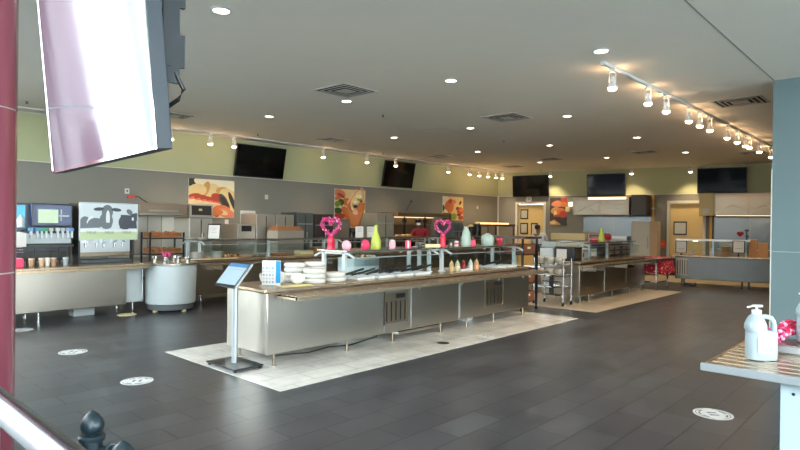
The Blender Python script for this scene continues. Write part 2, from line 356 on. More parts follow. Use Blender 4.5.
for i, y in enumerate([7.64, 8.94, 9.73, 10.88, 11.51, 12.14, 13.38, 14.19, 14.9, 15.28, 16.28, 17.64, 18.39]):
    lab = '%s white spotlight along the right-hand ceiling track' % ords[i] if i in (0, 12) else '%s white spotlight from the near end of the right-hand ceiling track' % ords[i]
    p = (-3.23, y, CE-.04)
    if s0 is None:
        s0 = make_spot(lab, p, .3, gT)
        lamp('SPOT', (0, 0, -.31), 34, (1, .72, .42), s0, .04, spot=110, blend=.7)
        lamp('POINT', (0, .09, -.14), 2.6, (1, .62, .34), s0, .03)
    else: dup(s0, p, rz=.3+.25*(i % 3), label=lab)
tk2 = thing('lighting_track', 'thin white lighting track above the green food wall', 'lighting track', (-12.87, 11.2, CE))
MB().box(-.02, .02, -8.9, 8.9, -.03, 0).obj('track_rail', mWhite, tk2); MB().box(-.006, .006, -8.88, 8.88, -.032, -.03).obj('conductor_slot', mVoid, tk2)
wl = [(6.23, 'white spotlight beside the hanging screen, over the green wall'), (7.21, 'white spotlight between the hanging screen and the nearest wall television'), (7.85, 'white spotlight at the left edge of the nearest wall television'),
      (10.7, 'white spotlight over the green wall above the vegetable poster'), (12.43, 'white spotlight just left of the second wall television'), (13.71, 'white spotlight in front of the second wall television'), (16.45, 'white spotlight alone between second wall television and the corner cluster'),
      (17.73, 'first of the five clustered spotlights near the far corner'), (18.35, 'second of the five clustered spotlights near the far corner'), (18.94, 'middle of the five clustered spotlights near the far corner'), (19.5, 'fourth of the five clustered spotlights near the far corner'), (19.95, 'last of the clustered spotlights, at the far corner')]
s1 = None
for i, (y, lab) in enumerate(wl):
    p = (-12.87, y, CE-.03)
    if s1 is None:
        s1 = make_spot(lab, p, .2, gW)
        lamp('SPOT', (-.03, 0, -.31), 70, (1, .74, .44), s1, .04, rot=(0, math.radians(-14), 0), spot=95, blend=.9)
        lamp('POINT', (0, .09, -.14), 1.2, (1, .62, .34), s1, .03)
    else: dup(s1, p, rz=.2+.2*(i % 3)-.2, label=lab)
s2 = None
for u, off, lab in [(2.35, .55, 'spotlight on the ceiling between the two left televisions of the back wall'), (5.3, .6, 'spotlight on the ceiling right of the middle back wall television'), (7.2, .6, 'spotlight on the ceiling above the right-hand back wall television')]:
    p = B(u, off, CE)
    if s2 is None:
        s2 = make_spot(lab, p, TB, gB); lamp('SPOT', (0, .03, -.31), 60, (1, .74, .44), s2, .04, rot=(math.radians(14), 0, 0), spot=100, blend=.9)
    else: dup(s2, p, label=lab)
# ================================================================ TELEVISIONS
def tv(label, loc, rz, w, h, tilt, group='dark televisions on the walls'):
    t = thing('wall_television', label, 'television', loc, rz, group)        # local -y faces the room
    R = Matrix.Translation((0, -.16, 0)) @ Matrix.Rotation(math.radians(tilt), 4, 'X')
    MB().box(-w/2, w/2, 0, .05, -h/2, h/2, T=R).obj('casing', mBlack, t, bevel=.006)
    MB().box(-w/2+.02, w/2-.02, -.004, .002, -h/2+.03, h/2-.02, T=R).obj('screen', mScreen, t)
    MB().box(-.25, .25, -.12, -.005, -.18, .18).obj('wall_bracket', mBlack, t)
    return t
for p0, p1, p2, lab in [((235, 144), (284, 148.5), (231.5, 176.5), 'dark wall television on the green band of the left wall, nearest the viewer'), ((383, 160.5), (413, 165), (381.5, 187), 'second dark wall television on the green band of the left wall')]:
    X = XW+.13; y0 = YX(p0[0], X, p0[1]); y1 = YX(p1[0], X, p1[1]); z1 = ZX(p0[0], p0[1], X); z0 = ZX(p2[0], p2[1], X)
    tv(lab, (XW+.02, (y0+y1)/2, (z0+z1)/2+.02), PI/2, y1-y0, z1-z0, 11)
for p0, p1, lab in [((513.2, 176), (549, 196.5), 'dark television over the left doorway of the back wall'), ((587.3, 174.5), (625.3, 196), 'dark television in the middle of the back wall above the hood'), ((697.5, 168.7), (747, 192.8), 'dark television at the right of the back wall')]:
    u0, z1 = UZ(p0[0], p0[1], .12); u1, z0 = UZ(p1[0], p1[1], .12)
    tv(lab, B((u0+u1)/2, .02, (z0+z1)/2), TB, u1-u0, z1-z0, 6)
# hanging screen close to the viewer
br = EYE+ray(157, 149)*2.0; bl = on(53, 173.5, br.z); L = (bl-br).length
rz = math.atan2((br-bl).y, (br-bl).x)
hs = thing('hanging_television', 'large television hanging at top left, its glossy face reflecting bright daylight', 'television', (bl.x, bl.y, br.z), rz)
Tm = Matrix.Rotation(math.radians(5), 4, 'X')
hh = 1.02
MB().box(0, L, 0, .055, 0, hh, T=Tm).obj('casing', M('grey_blue_casing', (34, 44, 54), .5), hs, bevel=.004)
MB().box(0, .012, -.006, 0, 0, hh, T=Tm).box(L-.012, L, -.006, 0, 0, hh, T=Tm).box(.012, L-.012, -.006, 0, 0, .012, T=Tm).box(.012, L-.012, -.006, 0, hh-.012, hh, T=Tm).obj('bezel', mChrome, hs)
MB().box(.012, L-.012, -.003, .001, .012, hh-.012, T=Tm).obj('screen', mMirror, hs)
mt = MB().box(L-.12, L-.105, .055, .115, .26, .80).box(L-.12, L-.105, .115, .135, .32, .44).box(L-.12, L-.105, .115, .135, .54, .70)
mt.box(L*.3, L-.1, .05, .085, .32, .40).box(L*.3, L-.1, .05, .085, .62, .70).obj('mount_bracket', M('mount_blue_black', (22, 30, 38), .6), hs)
for k in range(3): MB().box(L-.104, L-.1035, .07+.016*k, .08+.016*k, .62+.02*k, .635+.02*k).obj('slot', mPlate, hs)
MB().tube([(L-.11, .1, .3), (L-.1, .13, .24), (L-.1, .11, .2), (L-.14, .08, .17)], .008).obj('cable', mBlack, hs)
MB().cyl((L*.5, .12, .35), (L*.5, .12, CE-1.924), .03).box(L*.5-.1, L*.5+.1, .05, .13, .3, .75).box(L*.5-.09, L*.5+.09, .03, .21, CE-1.934, CE-1.924).obj('ceiling_pole', mBlack, hs)
# ================================================================ FOREGROUND LEFT
cp = Vector((-4.30, .84, 0))
c = thing('round_column', 'glossy maroon round column at the left edge of the view', 'column', cp)
g = .008
for z0, z1 in ((0, 1.335), (1.335+g, 2.33), (2.33+g, CE)): MB().cyl((0, 0, z0), (0, 0, z1), .23, n=48).obj('cladding_section', mMaroon, c)
MB().cyl((0, 0, .01), (0, 0, CE-.01), .222, n=40).obj('joint_ring', mVent, c)
mChrome_ = mRail; r = thing('handrail', 'thick polished steel handrail crossing the bottom left corner', 'railing', (-2.0, .5, 0))
MB().cyl((-2.3, 0, 1.085), (3.0, 0, 1.085), .041, n=32).obj('rail_tube', mRail, r)
MB().box(-2.2, -.32, -.012, .012, .12, 1.0).box(.35, 2.9, -.012, .012, .12, .97).obj('infill_panel', M('smoked_panel', (38, 58, 70), .15), r)
for x in (-2.26, -.25, 2.95):
    MB().cyl((x, 0, 0), (x, 0, 1.05), .024).cyl((x, 0, 0), (x, 0, .02), .06).obj('post', mCast, r)
b0 = thing('barrier_post', 'black cast iron post with acorn finial and chain ring, bottom left', 'post', (-2.51, .9, 0))
MB().lathe([(.001, .90), (.008, .896), (.024, .884), (.037, .866), (.0445, .846), (.045, .832), (.04, .818), (.028, .808), (.026, .80)], n=28).obj('finial', mCast, b0)
MB().lathe([(.13, 0), (.13, .03), (.05, .06), (.04, .09), (.038, .60), (.039, .66), (.039, .775), (.05, .78), (.052, .795), (.046, .802), (.03, .804)], n=28).obj('post_body', mCast, b0)
lug = MB().cyl((.02, .02, .74), (.062, .045, .74), .018); lug.cyl((-.02, -.02, .74), (-.06, -.04, .74), .018); lug.obj('lug', mCast, b0)
MB().tube([(.072+.004*math.cos(a), .05+.024*math.cos(a), .735+.032*math.sin(a)) for a in [i*2*PI/16 for i in range(16)]], .007, closed=True).tube([(.076+.016*math.cos(a), .052+.01*math.cos(a), .685+.026*math.sin(a)) for a in [i*2*PI/14 for i in range(14)]], .006, closed=True).obj('chain_link', mCast, b0)
dup(b0, (-2.09, .85, 0), label='second black cast iron post, only its acorn finial showing at the bottom edge')
# ================================================================ FLOOR STICKERS
def sticker(loc, r, rz, label):
    t = thing('floor_sticker', label, 'floor sticker', loc, rz, 'round distancing stickers on the floor')
    MB().lathe([(r, 0), (r, .0015), (.001, .0016)], n=40).obj('disc', mWhite, t)
    k = MB()
    def arc(a0, a1, r0, r1, m=0):
        n = 12; pts = []
        for i in range(n+1): a = a0+(a1-a0)*i/n; pts.append((r1*math.cos(a), r1*math.sin(a), .0016))
        for i in range(n, -1, -1): a = a0+(a1-a0)*i/n; pts.append((r0*math.cos(a), r0*math.sin(a), .0016))
        for i in range(n): q = [pts[i], pts[i+1], pts[2*n-i], pts[2*n+1-i]]; k.prism(q, (0, 0, .0008), m)
    arc(.25, 2.9, .84*r, .88*r); arc(3.4, 6.0, .84*r, .88*r)
    arc(.6, 1.1, .64*r, .74*r); arc(1.3, 1.8, .64*r, .74*r); arc(2.0, 2.5, .64*r, .74*r); arc(3.9, 4.5, .64*r, .74*r); arc(4.8, 5.5, .64*r, .74*r)
    for sx_ in (-1, 1):
        k.lathe([(.001, .0016), (.10*r, .0016), (.10*r, .0024), (.001, .0024)], (sx_*.2*r, .15*r, 0), 14)
        k.lathe([(.001, .0016), (.07*r, .0016), (.07*r, .0024), (.001, .0024)], (sx_*.2*r, -.18*r, 0), 14)
        k.box(sx_*.2*r-.06*r, sx_*.2*r+.06*r, -.15*r, .14*r, .0016, .0024)
    k.obj('printed_marks', M('sticker_ink', (108, 104, 116), .6), t)
    return t
for (px, py), r, a, lab in [((73, 352), .175, .6, 'round white floor sticker further left, level with the beverage counter'), ((137, 381), .17, .9, 'round white floor sticker nearest the bottom left'), ((713, 414), .175, 2.2, 'round white floor sticker in front of the steel table at the right'),
                        ((486, 336), .14, .5, 'round sticker on the edge of the white tile by the island'), ((21, 330), .17, .6, 'round white floor sticker beside the maroon column under the beverage counter')]:
    sticker(on(px, py, .003 if px == 486 else 0), r*.93, a, lab)
d_ = thing('floor_drain', 'small dark oval drain cover in the white tile before the island', 'drain', on(443, 343, .003))
MB().lathe([(.085, 0), (.085, .003), (.07, .004), (.001, .004)], n=24).obj('cover', M('drain_metal', (84, 82, 78), .4, .6), d_)
# ================================================================ ISLAND ONE
X0, X1 = -6.45, -5.6; Y0, Y1 = 3.86, 9.62
isl = thing('serving_island', 'long stainless steel serving island on the white tile strip', 'counter', ((X0+X1)/2, (Y0+Y1)/2, 0))
def W2L(o, mb):                         # world-built mesh into a thing's local space
    l = o.location; c = Matrix.Rotation(-o.rotation_euler.z, 4, 'Z') @ Matrix.Translation(-Vector(l))
    mb.v = [tuple(c @ Vector(v)) for v in mb.v]; return mb
def P(o, mb, name, mat, **k): return W2L(o, mb).obj(name, mat, o, **k)
P(isl, bx(X0, X1, Y0, Y1, .145, .855), 'cabinet_body', mSteel, bevel=.012)
P(isl, bx(X0-.03, X1+.03, Y0-.03, Y1+.05, .86, .90), 'worktop', mTop, bevel=.006)
ts = MB()
for i in range(4): ts.box(X1+.06+.085*i, X1+.10+.085*i, Y0+.12, Y1+.0, .832, .846)
ts.box(X1+.02, X1+.40, Y0+.12, Y0+.135, .80, .845).box(X1+.37, X1+.405, Y0+.12, Y1+.0, .80, .84).box(X1+.03, X1+.37, Y0+.12, Y1+.0, .822, .834)
P(isl, ts, 'tray_slide', mTop)
for y in (4.05, 5.3, 6.5, 7.55, 8.6, 9.4):
    P(isl, MB().box(X1, X1+.38, y, y+.025, .79, .825).box(X1, X1+.02, y, y+.04, .70, .825), 'bracket', mSteel)
for y in (4.0, 5.14, 6.0, 7.08, 7.76, 8.54, 9.5):
    for x in (X1-.06, X0+.08): P(isl, MB().cyl((x, y, 0.003), (x, y, .17), .016).cyl((x, y, .003), (x, y, .012), .028), 'leg', mSteelD)
P(isl, bx(X0+.05, X1-.12, 6.2, 7.2, .06, .10), 'lower_rail', mSteel)
yv = []
for a, b, z0, z1 in ((384, 407, .28, .70), (485, 503, .30, .70)):
    y0, y1 = YX(a, X1, 300), YX(b, X1, 300)
    v = P(isl, MB().box(X1, X1+.006, y0, y1, z0, z1).box(X1, X1+.014, y0, y0+.015, z0-.02, z1+.03).box(X1, X1+.014, y1-.015, y1, z0-.02, z1+.03).box(X1+.005, X1+.016, (y0+y1)/2, y1-.06, z1-.08, z1-.02, 1), 'compressor_grille', [mSteelD, mVoid])
    sl = MB()
    for k in range(5):
        yy = y0+.05+(y1-y0-.1)*k/4; sl.box(X1+.006, X1+.011, yy-.008, yy+.008, z0+.03, z1-.12)
    o_ = W2L(isl, sl).obj('slats', mVoid, v)
for a, w in ((384, .012), (459, .03), (411, .008)):
    y = YX(a, X1, 300); P(isl, bx(X1, X1+.012, y, y+w, .17, .82), 'panel_seam', mAlu)
for a in (443, 464):
    y = YX(a, X1, 288); P(isl, MB().box(X1, X1+.008, y-.05, y+.05, .71, .77).box(X1+.006, X1+.012, y-.035, y+.035, .735, .75, 1), 'control_plate', [mSteel, mBlack])
P(isl, bx(X0+.1, X0+.25, Y0-.004, Y0, .18, .85), 'end_patch', mSteel)
# sneeze guards ---------------------------------------------------
def guard(label, xf, xb, y0, y1, ys, out=.32):
    t = thing('sneeze_guard', label, 'sneeze guard', ((xf+xb)/2, (y0+y1)/2, .90), 0, 'glass sneeze guards')
    for y in (y0,)+tuple(ys)+(y1,):
        for x in (xf, xb): P(t, MB().box(x-.028, x+.028, y-.02, y+.02, .90, 1.27).box(x-.045, x+.045, y-.04, y+.04, .90, .912), 'post', mPlate)
    for y in (y0, y1):
        P(t, MB().box(xb, xf, y-.02, y+.02, 1.235, 1.27), 'end_bar', mPlate)
        for xa, sg_ in ((xf, 1), (xb, -1)): P(t, MB().tube([(xa, y, 1.255), (xa+sg_*out*.5, y, 1.235), (xa+sg_*out, y, 1.19)], .016), 'glass_arm', mPlate)
    P(t, bx(xb-.1, xf+.1, y0-.05, y1+.05, 1.272, 1.288), 'top_shelf', M('steel_edge_shelf', (150, 146, 140), .2, .9))
    P(t, bx(xf+out-.005, xf+out+.003, y0, y1, .99, 1.19), 'front_glass', mGlass)
    P(t, MB().box(xf+out-.008, xf+out+.006, y0, y1, 1.185, 1.2), 'glass_edge', mAlu)
    P(t, bx(xb-out-.003, xb-out+.005, y0, y1, .99, 1.19), 'back_glass', mGlass)
    P(t, MB().cyl(((xf+xb)/2, y0+.08, 1.25), ((xf+xb)/2, y1-.08, 1.25), .018), 'heat_lamp_tube', mAlu)
    return t
guard('glass sneeze guard on the near half of the serving island, under the pink heart wreath', -5.97, -6.4, 5.36, 7.16, (), .2)
guard('glass sneeze guard on the far half of the serving island, over the sauce bottles', -5.92, -6.4, 7.42, 9.6, (), .2)
# items on the island -------------------------------------------
WT = .902
def wpt(px, py, X): return YX(px, X, py)
mc = thing('menu_card', 'upright white and blue menu card at the near end of the serving island', 'card', (-5.92, 4.14, WT), math.radians(36))
MB().box(-.115, .115, -.004, .004, 0, .30).obj('card_sheet', mPaper, mc)
MB().box(.055, .113, -.0055, -.004, .03, .295).obj('blue_stripe', M('cyan_blue_print', (20, 130, 186), .6), mc)
k = MB()
for r_ in range(5):
    for q in range(4): k.cyl((-.095+.038*q, -.0042, .04+.042*r_), (-.095+.038*q, -.0055, .04+.042*r_), .013, n=12, m=(r_*3+q*2) % 4)
k.box(-.085, .02, -.0055, -.004, .272, .28, 3)
k.obj('icons', [M('ink_teal', (110, 170, 180), .7), M('ink_pinkish', (206, 150, 160), .7), M('ink_blue', (100, 140, 190), .7), M('ink_pale', (170, 178, 184), .7)], mc)
MB().box(-.10, .10, -.05, .05, 0, .004).obj('card_foot', mGlass, mc)
pa = thing('paper_sheets', 'cream printed sheets lying beside the menu card on the worktop', 'paper', (-5.69, 4.30, WT), math.radians(80))
MB().box(-.18, .12, -.09, .09, 0, .003).obj('lower_sheet', mCream, pa); MB().box(-.02, .24, -.08, .09, .003, .006).obj('upper_sheet', M('yellow_paper', (226, 214, 140), .8), pa)
# stacks of white plates / lidded bowls
def plate_mesh(mb, r, h): return mb.lathe([(.001, 0), (r*.62, 0), (r*.66, .006), (r*.96, h*.86), (r, h), (r*.97, h*1.02), (r*.62, .012), (r*.3, .010), (.001, .010)], n=28)
def octo(mb, r, h):
    return mb.lathe([(.001, 0), (r*.84, 0), (r*.94, h*.1), (r*.99, h*.46), (r, h*.5), (r*.99, h*.54), (r*.95, h*.86), (r*.86, h), (.001, h)], n=14)
ordn = ['bottom', 'second', 'third', 'fourth', 'fifth', 'sixth', 'seventh', 'eighth']
def stack(base, x, y, z, n, r, h, step, where, group, name='plate', what='white plate', cat='plate', maker=plate_mesh, mat=None):
    for i in range(n):
        lab = '%s, %s in the %s' % (what, 'topmost' if i == n-1 else ordn[i], where)
        if base is None:
            base = tag(maker(MB(), r, h).obj(name, mat or mChina, loc=(x, y, z)), lab, cat, group)
        else:
            base = base.copy(); COL.objects.link(base); base.location = (x, y, z+i*step); base['label'] = lab
        base.location = (x+random.uniform(-.003, .003), y+random.uniform(-.003, .003), z+i*step); base.rotation_euler = (0, 0, random.uniform(0, .3))
    return base
gP = 'stacked white octagonal foam boxes on the serving island'
pb = None
for px, py, X, n, w in [(297, 286, -6.1, 5, 'rear left pile on the island, against the menu card side'), (322, 283, -6.2, 5, 'rear right pile on the island, tallest beside the glass guard')]:
    pass
stk = [(-6.14, 4.66, 4, 'rear left tall pile'), (-6.14, 4.99, 4, 'rear right tall pile'), (-5.82, 4.72, 3, 'front middle pile'), (-5.82, 5.05, 2, 'low right pile'),]
for x, y, n, wh in stk: pb = stack(pb, x, y, WT, n, .148, .06, .0605, wh, gP, 'foam_box', 'white foam box', 'food box', octo)
# tumbled bowls
bw0 = None
for x, y, rx, rz_, lab in [(-6.0, 4.36, .9, .2, 'white bowl tipped on its side next to the menu card'), (-6.16, 4.40, .95, 1.1, 'white bowl leaning behind the other tipped ones'), (-5.82, 4.46, .75, .9, 'white bowl tipped over in front of the foam boxes'), (-6.2, 4.22, .5, 2.0, 'white bowl lying furthest back behind the menu card')]:
    if bw0 is None:
        bw0 = tag(MB().lathe([(.001, 0), (.045, 0), (.05, .008), (.078, .045), (.088, .068), (.085, .069), (.07, .045), (.04, .012), (.001, .010)], n=24).obj('bowl', mChina), lab, 'bowl', 'tipped white bowls on the serving island'); o = bw0
    else:
        o = bw0.copy(); COL.objects.link(o); o['label'] = lab
    o.rotation_euler = (rx, 0, rz_); o.location = (x, y, WT+.075)
    R = o.rotation_euler.to_matrix(); mz = min((R @ v.co).z for v in o.data.vertices); o.location.z = WT-mz+.001
# pans with tongs
pan0 = None; tg0 = None
gp = 'white food pans under the guards'; gt = 'black serving tongs'
pans = [(5.55, 'nearest pan'), (5.95, 'second pan'), (6.35, 'third pan'), (6.75, 'fourth pan'), (7.85, 'pan by the sauce bottles'), (8.9, 'pan beyond the sauce bottles'), (9.25, 'farthest pan')]
for i, (y, wh) in enumerate(pans):
    lab = 'shallow white food pan in the island, %s' % wh
    if pan0 is None:
        pan0 = thing('food_pan', lab, 'pan', (-5.95, y, WT), 0, gp)
        MB().box(-.16, .22, -.16, -.145, 0, .03).box(-.16, .22, .145, .16, 0, .03).box(-.16, -.145, -.145, .145, 0, .03).box(.205, .22, -.145, .145, 0, .03).obj('rim', mWhite, pan0)
        MB().box(-.145, .205, -.145, .145, 0, .008).obj('pan_floor', mPlate, pan0)
    else: dup(pan0, (-5.95, y, WT), label=lab)
tgm = None
for i, (y, a, wh) in enumerate([(5.42, .9, 'nearest, leaning by the guard post'), (5.6, .5, 'in the nearest pan'), (5.9, 1.2, 'across the second pan'), (6.12, .3, 'right of the second pan'), (6.38, 1.0, 'on the third pan'), (6.62, .6, 'between third and fourth pan'), (6.9, .9, 'on the fourth pan'), (8.75, .7, 'beyond the sauce bottles'), (9.2, 1.1, 'on the farthest pan')]):
    lab = 'black handled serving tongs resting %s' % wh
    if tgm is None:
        tgm = thing('serving_tongs', lab, 'tongs', (-5.88, y, WT+.032), a, gt)
        MB().tube([(-.17, 0, .012), (-.02, .026, .05), (.16, .008, .11)], .015).obj('arm', mBlack, tgm)
        MB().tube([(-.17, -.004, .012), (-.02, -.026, .05), (.16, -.008, .11)], .015).obj('arm', mBlack, tgm)
        MB().sph((-.18, .0, .010), (.03, .02, .010)).obj('tip', mSteel, tgm)
    else: dup(tgm, (-5.88+.04*(i % 2), y, WT+.032), rz=a, label=lab)
# sauce bottles
bt = None
for px, mat, lab in [(451.5, 'tan', 'tan sauce bottle, leftmost of the row under the guard'), (457.5, 'cream', 'cream sauce bottle beside the tan one'), (463.5, 'red', 'red sauce bottle in the middle of the row'), (470.5, 'white', 'white sauce bottle right of the red one'), (476.5, 'peach', 'peach sauce bottle, rightmost of the row')]:
    cc = {'tan': (196, 160, 110), 'cream': (214, 200, 160), 'red': (140, 24, 28), 'white': (210, 208, 200), 'peach': (220, 160, 116)}[mat]
    y = YX(px, -5.82, 266)
    t = thing('sauce_bottle', lab, 'bottle', (-5.82, y, WT), 0, 'squeeze sauce bottles on the island')
    MB().lathe([(.038, 0), (.041, .01), (.041, .10), (.034, .125), (.024, .135)], n=18).obj('bottle_body', M('sauce_'+mat, cc, .3), t)
    MB().lathe([(.026, .135), (.026, .15), (.012, .153), (.008, .18), (.001, .181)], n=14).obj('nozzle_cap', M('cap_'+mat, tuple(min(255, v+25) for v in cc), .4), t)
# decorations on the guard shelf
SH = 1.289
def wreath(loc, label, rz):
    t = thing('heart_wreath', label, 'decoration', loc, rz, 'pink heart wreaths')
    pts = []
    for i in range(44):
        a = i*2*PI/44; x = 16*math.sin(a)**3; z = 13*math.cos(a)-5*math.cos(2*a)-2*math.cos(3*a)-math.cos(4*a)
        pts.append((x*.0076, 0, .325+z*.0086))
    MB().tube(pts, .024, n=8, closed=True).obj('wreath_ring', M('pink_tinsel', (165, 30, 92), .4, noise=.5, scale=60, bump=.5), t)
    k = MB()
    for i in range(150):
        p = pts[random.randrange(44)]; a = random.uniform(0, 2*PI); r_ = .028
        c = (p[0]+r_*math.cos(a)*.9, r_*math.sin(a)*1.1, p[2]+random.uniform(-.03, .03)); s_ = random.uniform(.006, .011)
        k.sph(c, s_, m=i % 3, n=6)
    k.obj('foil_blossoms', [mPink, M('light_pink_foil', (240, 160, 200), .35), M('magenta_foil', (190, 20, 110), .35)], t)
    MB().lathe([(.058, 0), (.055, .01), (.046, .09), (.05, .14), (.03, .19), (.012, .21)], n=16, wob=.08, k=5).obj('wrapped_base', M('red_foil_wrap', (206, 24, 64), .3, noise=.5, scale=30), t)
    return t
wy = math.radians(48)
gw = wreath((-6.15, YX(331, -6.15), SH), 'pink heart wreath on a red wrapped base, near end of the guard shelf', wy)
wreath((-6.15, YX(443, -6.15), SH), 'pink heart wreath on a red wrapped base, middle of the guard shelf', wy)
def deco(name, label, cat, px, X=-6.15, rz=wy, z=SH): return thing(name, label, cat, (X, YX(px, X, 244), z), rz)
def lathe_part(t, prof, name, mat, n=24, **k): return MB().lathe(prof, n=n, **k).obj(name, mat, t)
def facet(t, w, h, mat, name='body'):
    m_ = MB().lathe([(w*.34, 0), (w*.5, h*.18), (w*.53, h*.5), (w*.42, h*.8), (w*.2, h*.95), (.001, h)], n=9); return m_.obj(name, mat, t)
t = deco('decorative_lantern', 'pale pink and white rounded paper lantern between the wreath and the hot pink one', 'decoration', 346.5); facet(t, .13, .135, mPinkL); MB().tube([(-.05, -.045, .03), (.0, -.068, .07), (.04, -.05, .11)], .006).tube([(-.05, -.05, .06), (-.01, -.064, .09), (.02, -.04, .125)], .006).obj('stripe', mPaper, t)
t = deco('decorative_lantern', 'hot pink rounded ornament left of the lime bottle vase', 'decoration', 365.3); facet(t, .125, .13, mHot); MB().sph((0, 0, .135), .014).obj('knob', mHot, t)
t = deco('bottle_vase', 'tall lime green bottle-shaped vase on the guard shelf', 'vase', 375.8)
lathe_part(t, [(.07, 0), (.074, .02), (.072, .12), (.056, .18), (.028, .25), (.024, .30), (.030, .345), (.026, .35), (.018, .345)], 'vase_body', mLime)
t = deco('decorative_jar', 'small pale pink jar right of the lime vase', 'jar', 392.3); lathe_part(t, [(.045, 0), (.052, .03), (.05, .09), (.04, .10)], 'jar_body', mPinkL); lathe_part(t, [(.042, .10), (.042, .12), (.02, .13), (.001, .131)], 'lid', mPaper)
t = deco('gift_box', 'small pink and white striped gift box on the guard shelf', 'box', 408); MB().box(-.042, .042, -.04, .04, 0, .11).obj('box_body', mHot, t, bevel=.003); MB().box(-.012, .012, -.042, .042, 0, .112).obj('ribbon', mPaper, t)
t = deco('mug', 'small dark and white mug left of the second heart wreath', 'mug', 420); lathe_part(t, [(.035, 0), (.04, .01), (.04, .085), (.036, .087), (.034, .02), (.001, .02)], 'cup', M('dark_olive_glaze', (70, 72, 62), .3)); MB().tube([(.038, 0, .07), (.065, 0, .06), (.065, 0, .03), (.038, 0, .02)], .006).obj('mug_handle', mPaper, t)
t = deco('paper_tray', 'low cream card tray beside the second heart wreath', 'tray', 432.5, X=-6.0); MB().box(-.12, .12, -.05, .05, 0, .05).obj('tray_body', mCream, t, bevel=.004); MB().box(-.112, .112, -.042, .042, .05, .053).obj('napkins', mPaper, t)
t = deco('small_lantern', 'small black lantern right of the second heart wreath', 'lantern', 451); MB().box(-.045, .045, -.04, .04, 0, .012).box(-.045, .045, -.04, .04, .08, .09).box(-.045, -.035, -.04, .04, 0, .09).box(.035, .045, -.04, .04, 0, .09).obj('frame', mBlack, t); MB().cyl((0, 0, .01), (0, 0, .06), .02).obj('candle', mCream, t)
t = deco('gift_box', 'tiny pale pink and white box left of the tall pale vase', 'box', 456.5); MB().box(-.03, .03, -.03, .03, 0, .09).obj('box_body', mPaper, t, bevel=.003); MB().box(-.032, .032, -.032, .032, .03, .06).obj('ribbon', mHot, t)
t = deco('tall_vase', 'tall pale green glazed vase with narrow neck, far end of the guard shelf', 'vase', 466)
lathe_part(t, [(.078, 0), (.085, .02), (.082, .14), (.066, .24), (.042, .29), (.038, .32), (.048, .335), (.04, .34)], 'vase_body', mPale, wob=.02, k=8)
t = deco('gift_box', 'red square box right of the tall pale vase', 'box', 472.5, X=-6.3); MB().box(-.05, .05, -.04, .04, 0, .11).obj('box_body', mHot, t, bevel=.003); MB().box(-.052, .052, -.042, .042, .09, .112).obj('lid', mRed, t)
t = deco('ribbed_jar', 'wide pale green ribbed jar at the far end of the guard shelf', 'jar', 487.5)
lathe_part(t, [(.10, 0), (.115, .02), (.118, .13), (.095, .18), (.05, .19)], 'jar_body', mPale, n=48, wob=.04, k=12); lathe_part(t, [(.055, .19), (.058, .205), (.03, .215), (.001, .22)], 'lid', mPale)
t = deco('bow_ornament', 'red bow ornament at the far end of the guard shelf beside the ribbed jar', 'decoration', 499.5); MB().box(-.045, .045, -.035, .035, 0, .08).obj('box_body', mRed, t); MB().sph((-.03, 0, .10), (.035, .02, .025)).sph((.03, 0, .10), (.035, .02, .025)).sph((0, 0, .10), .014).obj('bow', mHot, t)
# things seen under the island
t = thing('power_cable', 'black power cable lying under the island on the white tile', 'cable', (-5.95, 5.3, .008))
MB().tube([(-.1, -1.0, 0), (.05, -.6, 0), (-.03, -.2, 0), (.08, .1, 0), (.0, .4, 0), (.08, .6, .05), (.02, .7, .14)], .009).obj('cable_run', mBlack, t)
t = thing('white_tub', 'white plastic tub on the floor under the far part of the island', 'tub', (-6.1, 8.3, .003)); MB().lathe([(.14, 0), (.17, .11), (.175, .12), (.16, .12), (.13, .01), (.001, .01)], n=20).obj('tub_body', mPlate, t)
# round pale bin behind the island
rb = Vector((-6.98, YX(358.5, -6.98, 258), 0)); rbz = ZX(358.5, 257.5, -6.98)-1.12
t = thing('round_bin', 'round pale blue-white drum of chopped food standing behind the serving island', 'drum', (rb.x, rb.y, 0))
lathe_part(t, [(.28, 0), (.30, .02), (.33, .8), (.335, 1.10+rbz), (.345, 1.115+rbz), (.335, 1.12+rbz), (.31, 1.10+rbz), (.31, 1.0+rbz), (.001, 1.0+rbz)], 'drum_wall', mPlate, n=40)
k = MB()
for i in range(90):
    a = random.uniform(0, 2*PI); r_ = .29*math.sqrt(random.random()); k.sph((r_*math.cos(a), r_*math.sin(a), 1.11+rbz+random.uniform(-.02, .03)), random.uniform(.02, .035), m=i % 3, n=7)
k.lathe([(.30, 1.0+rbz), (.30, 1.09+rbz), (.001, 1.09+rbz)], n=24, m=2)
o = k.obj('chopped_food', [mCream, M('brown_food', (92, 60, 42), .6), M('grey_green_food', (116, 116, 96), .6)], t); o['kind'] = 'stuff'
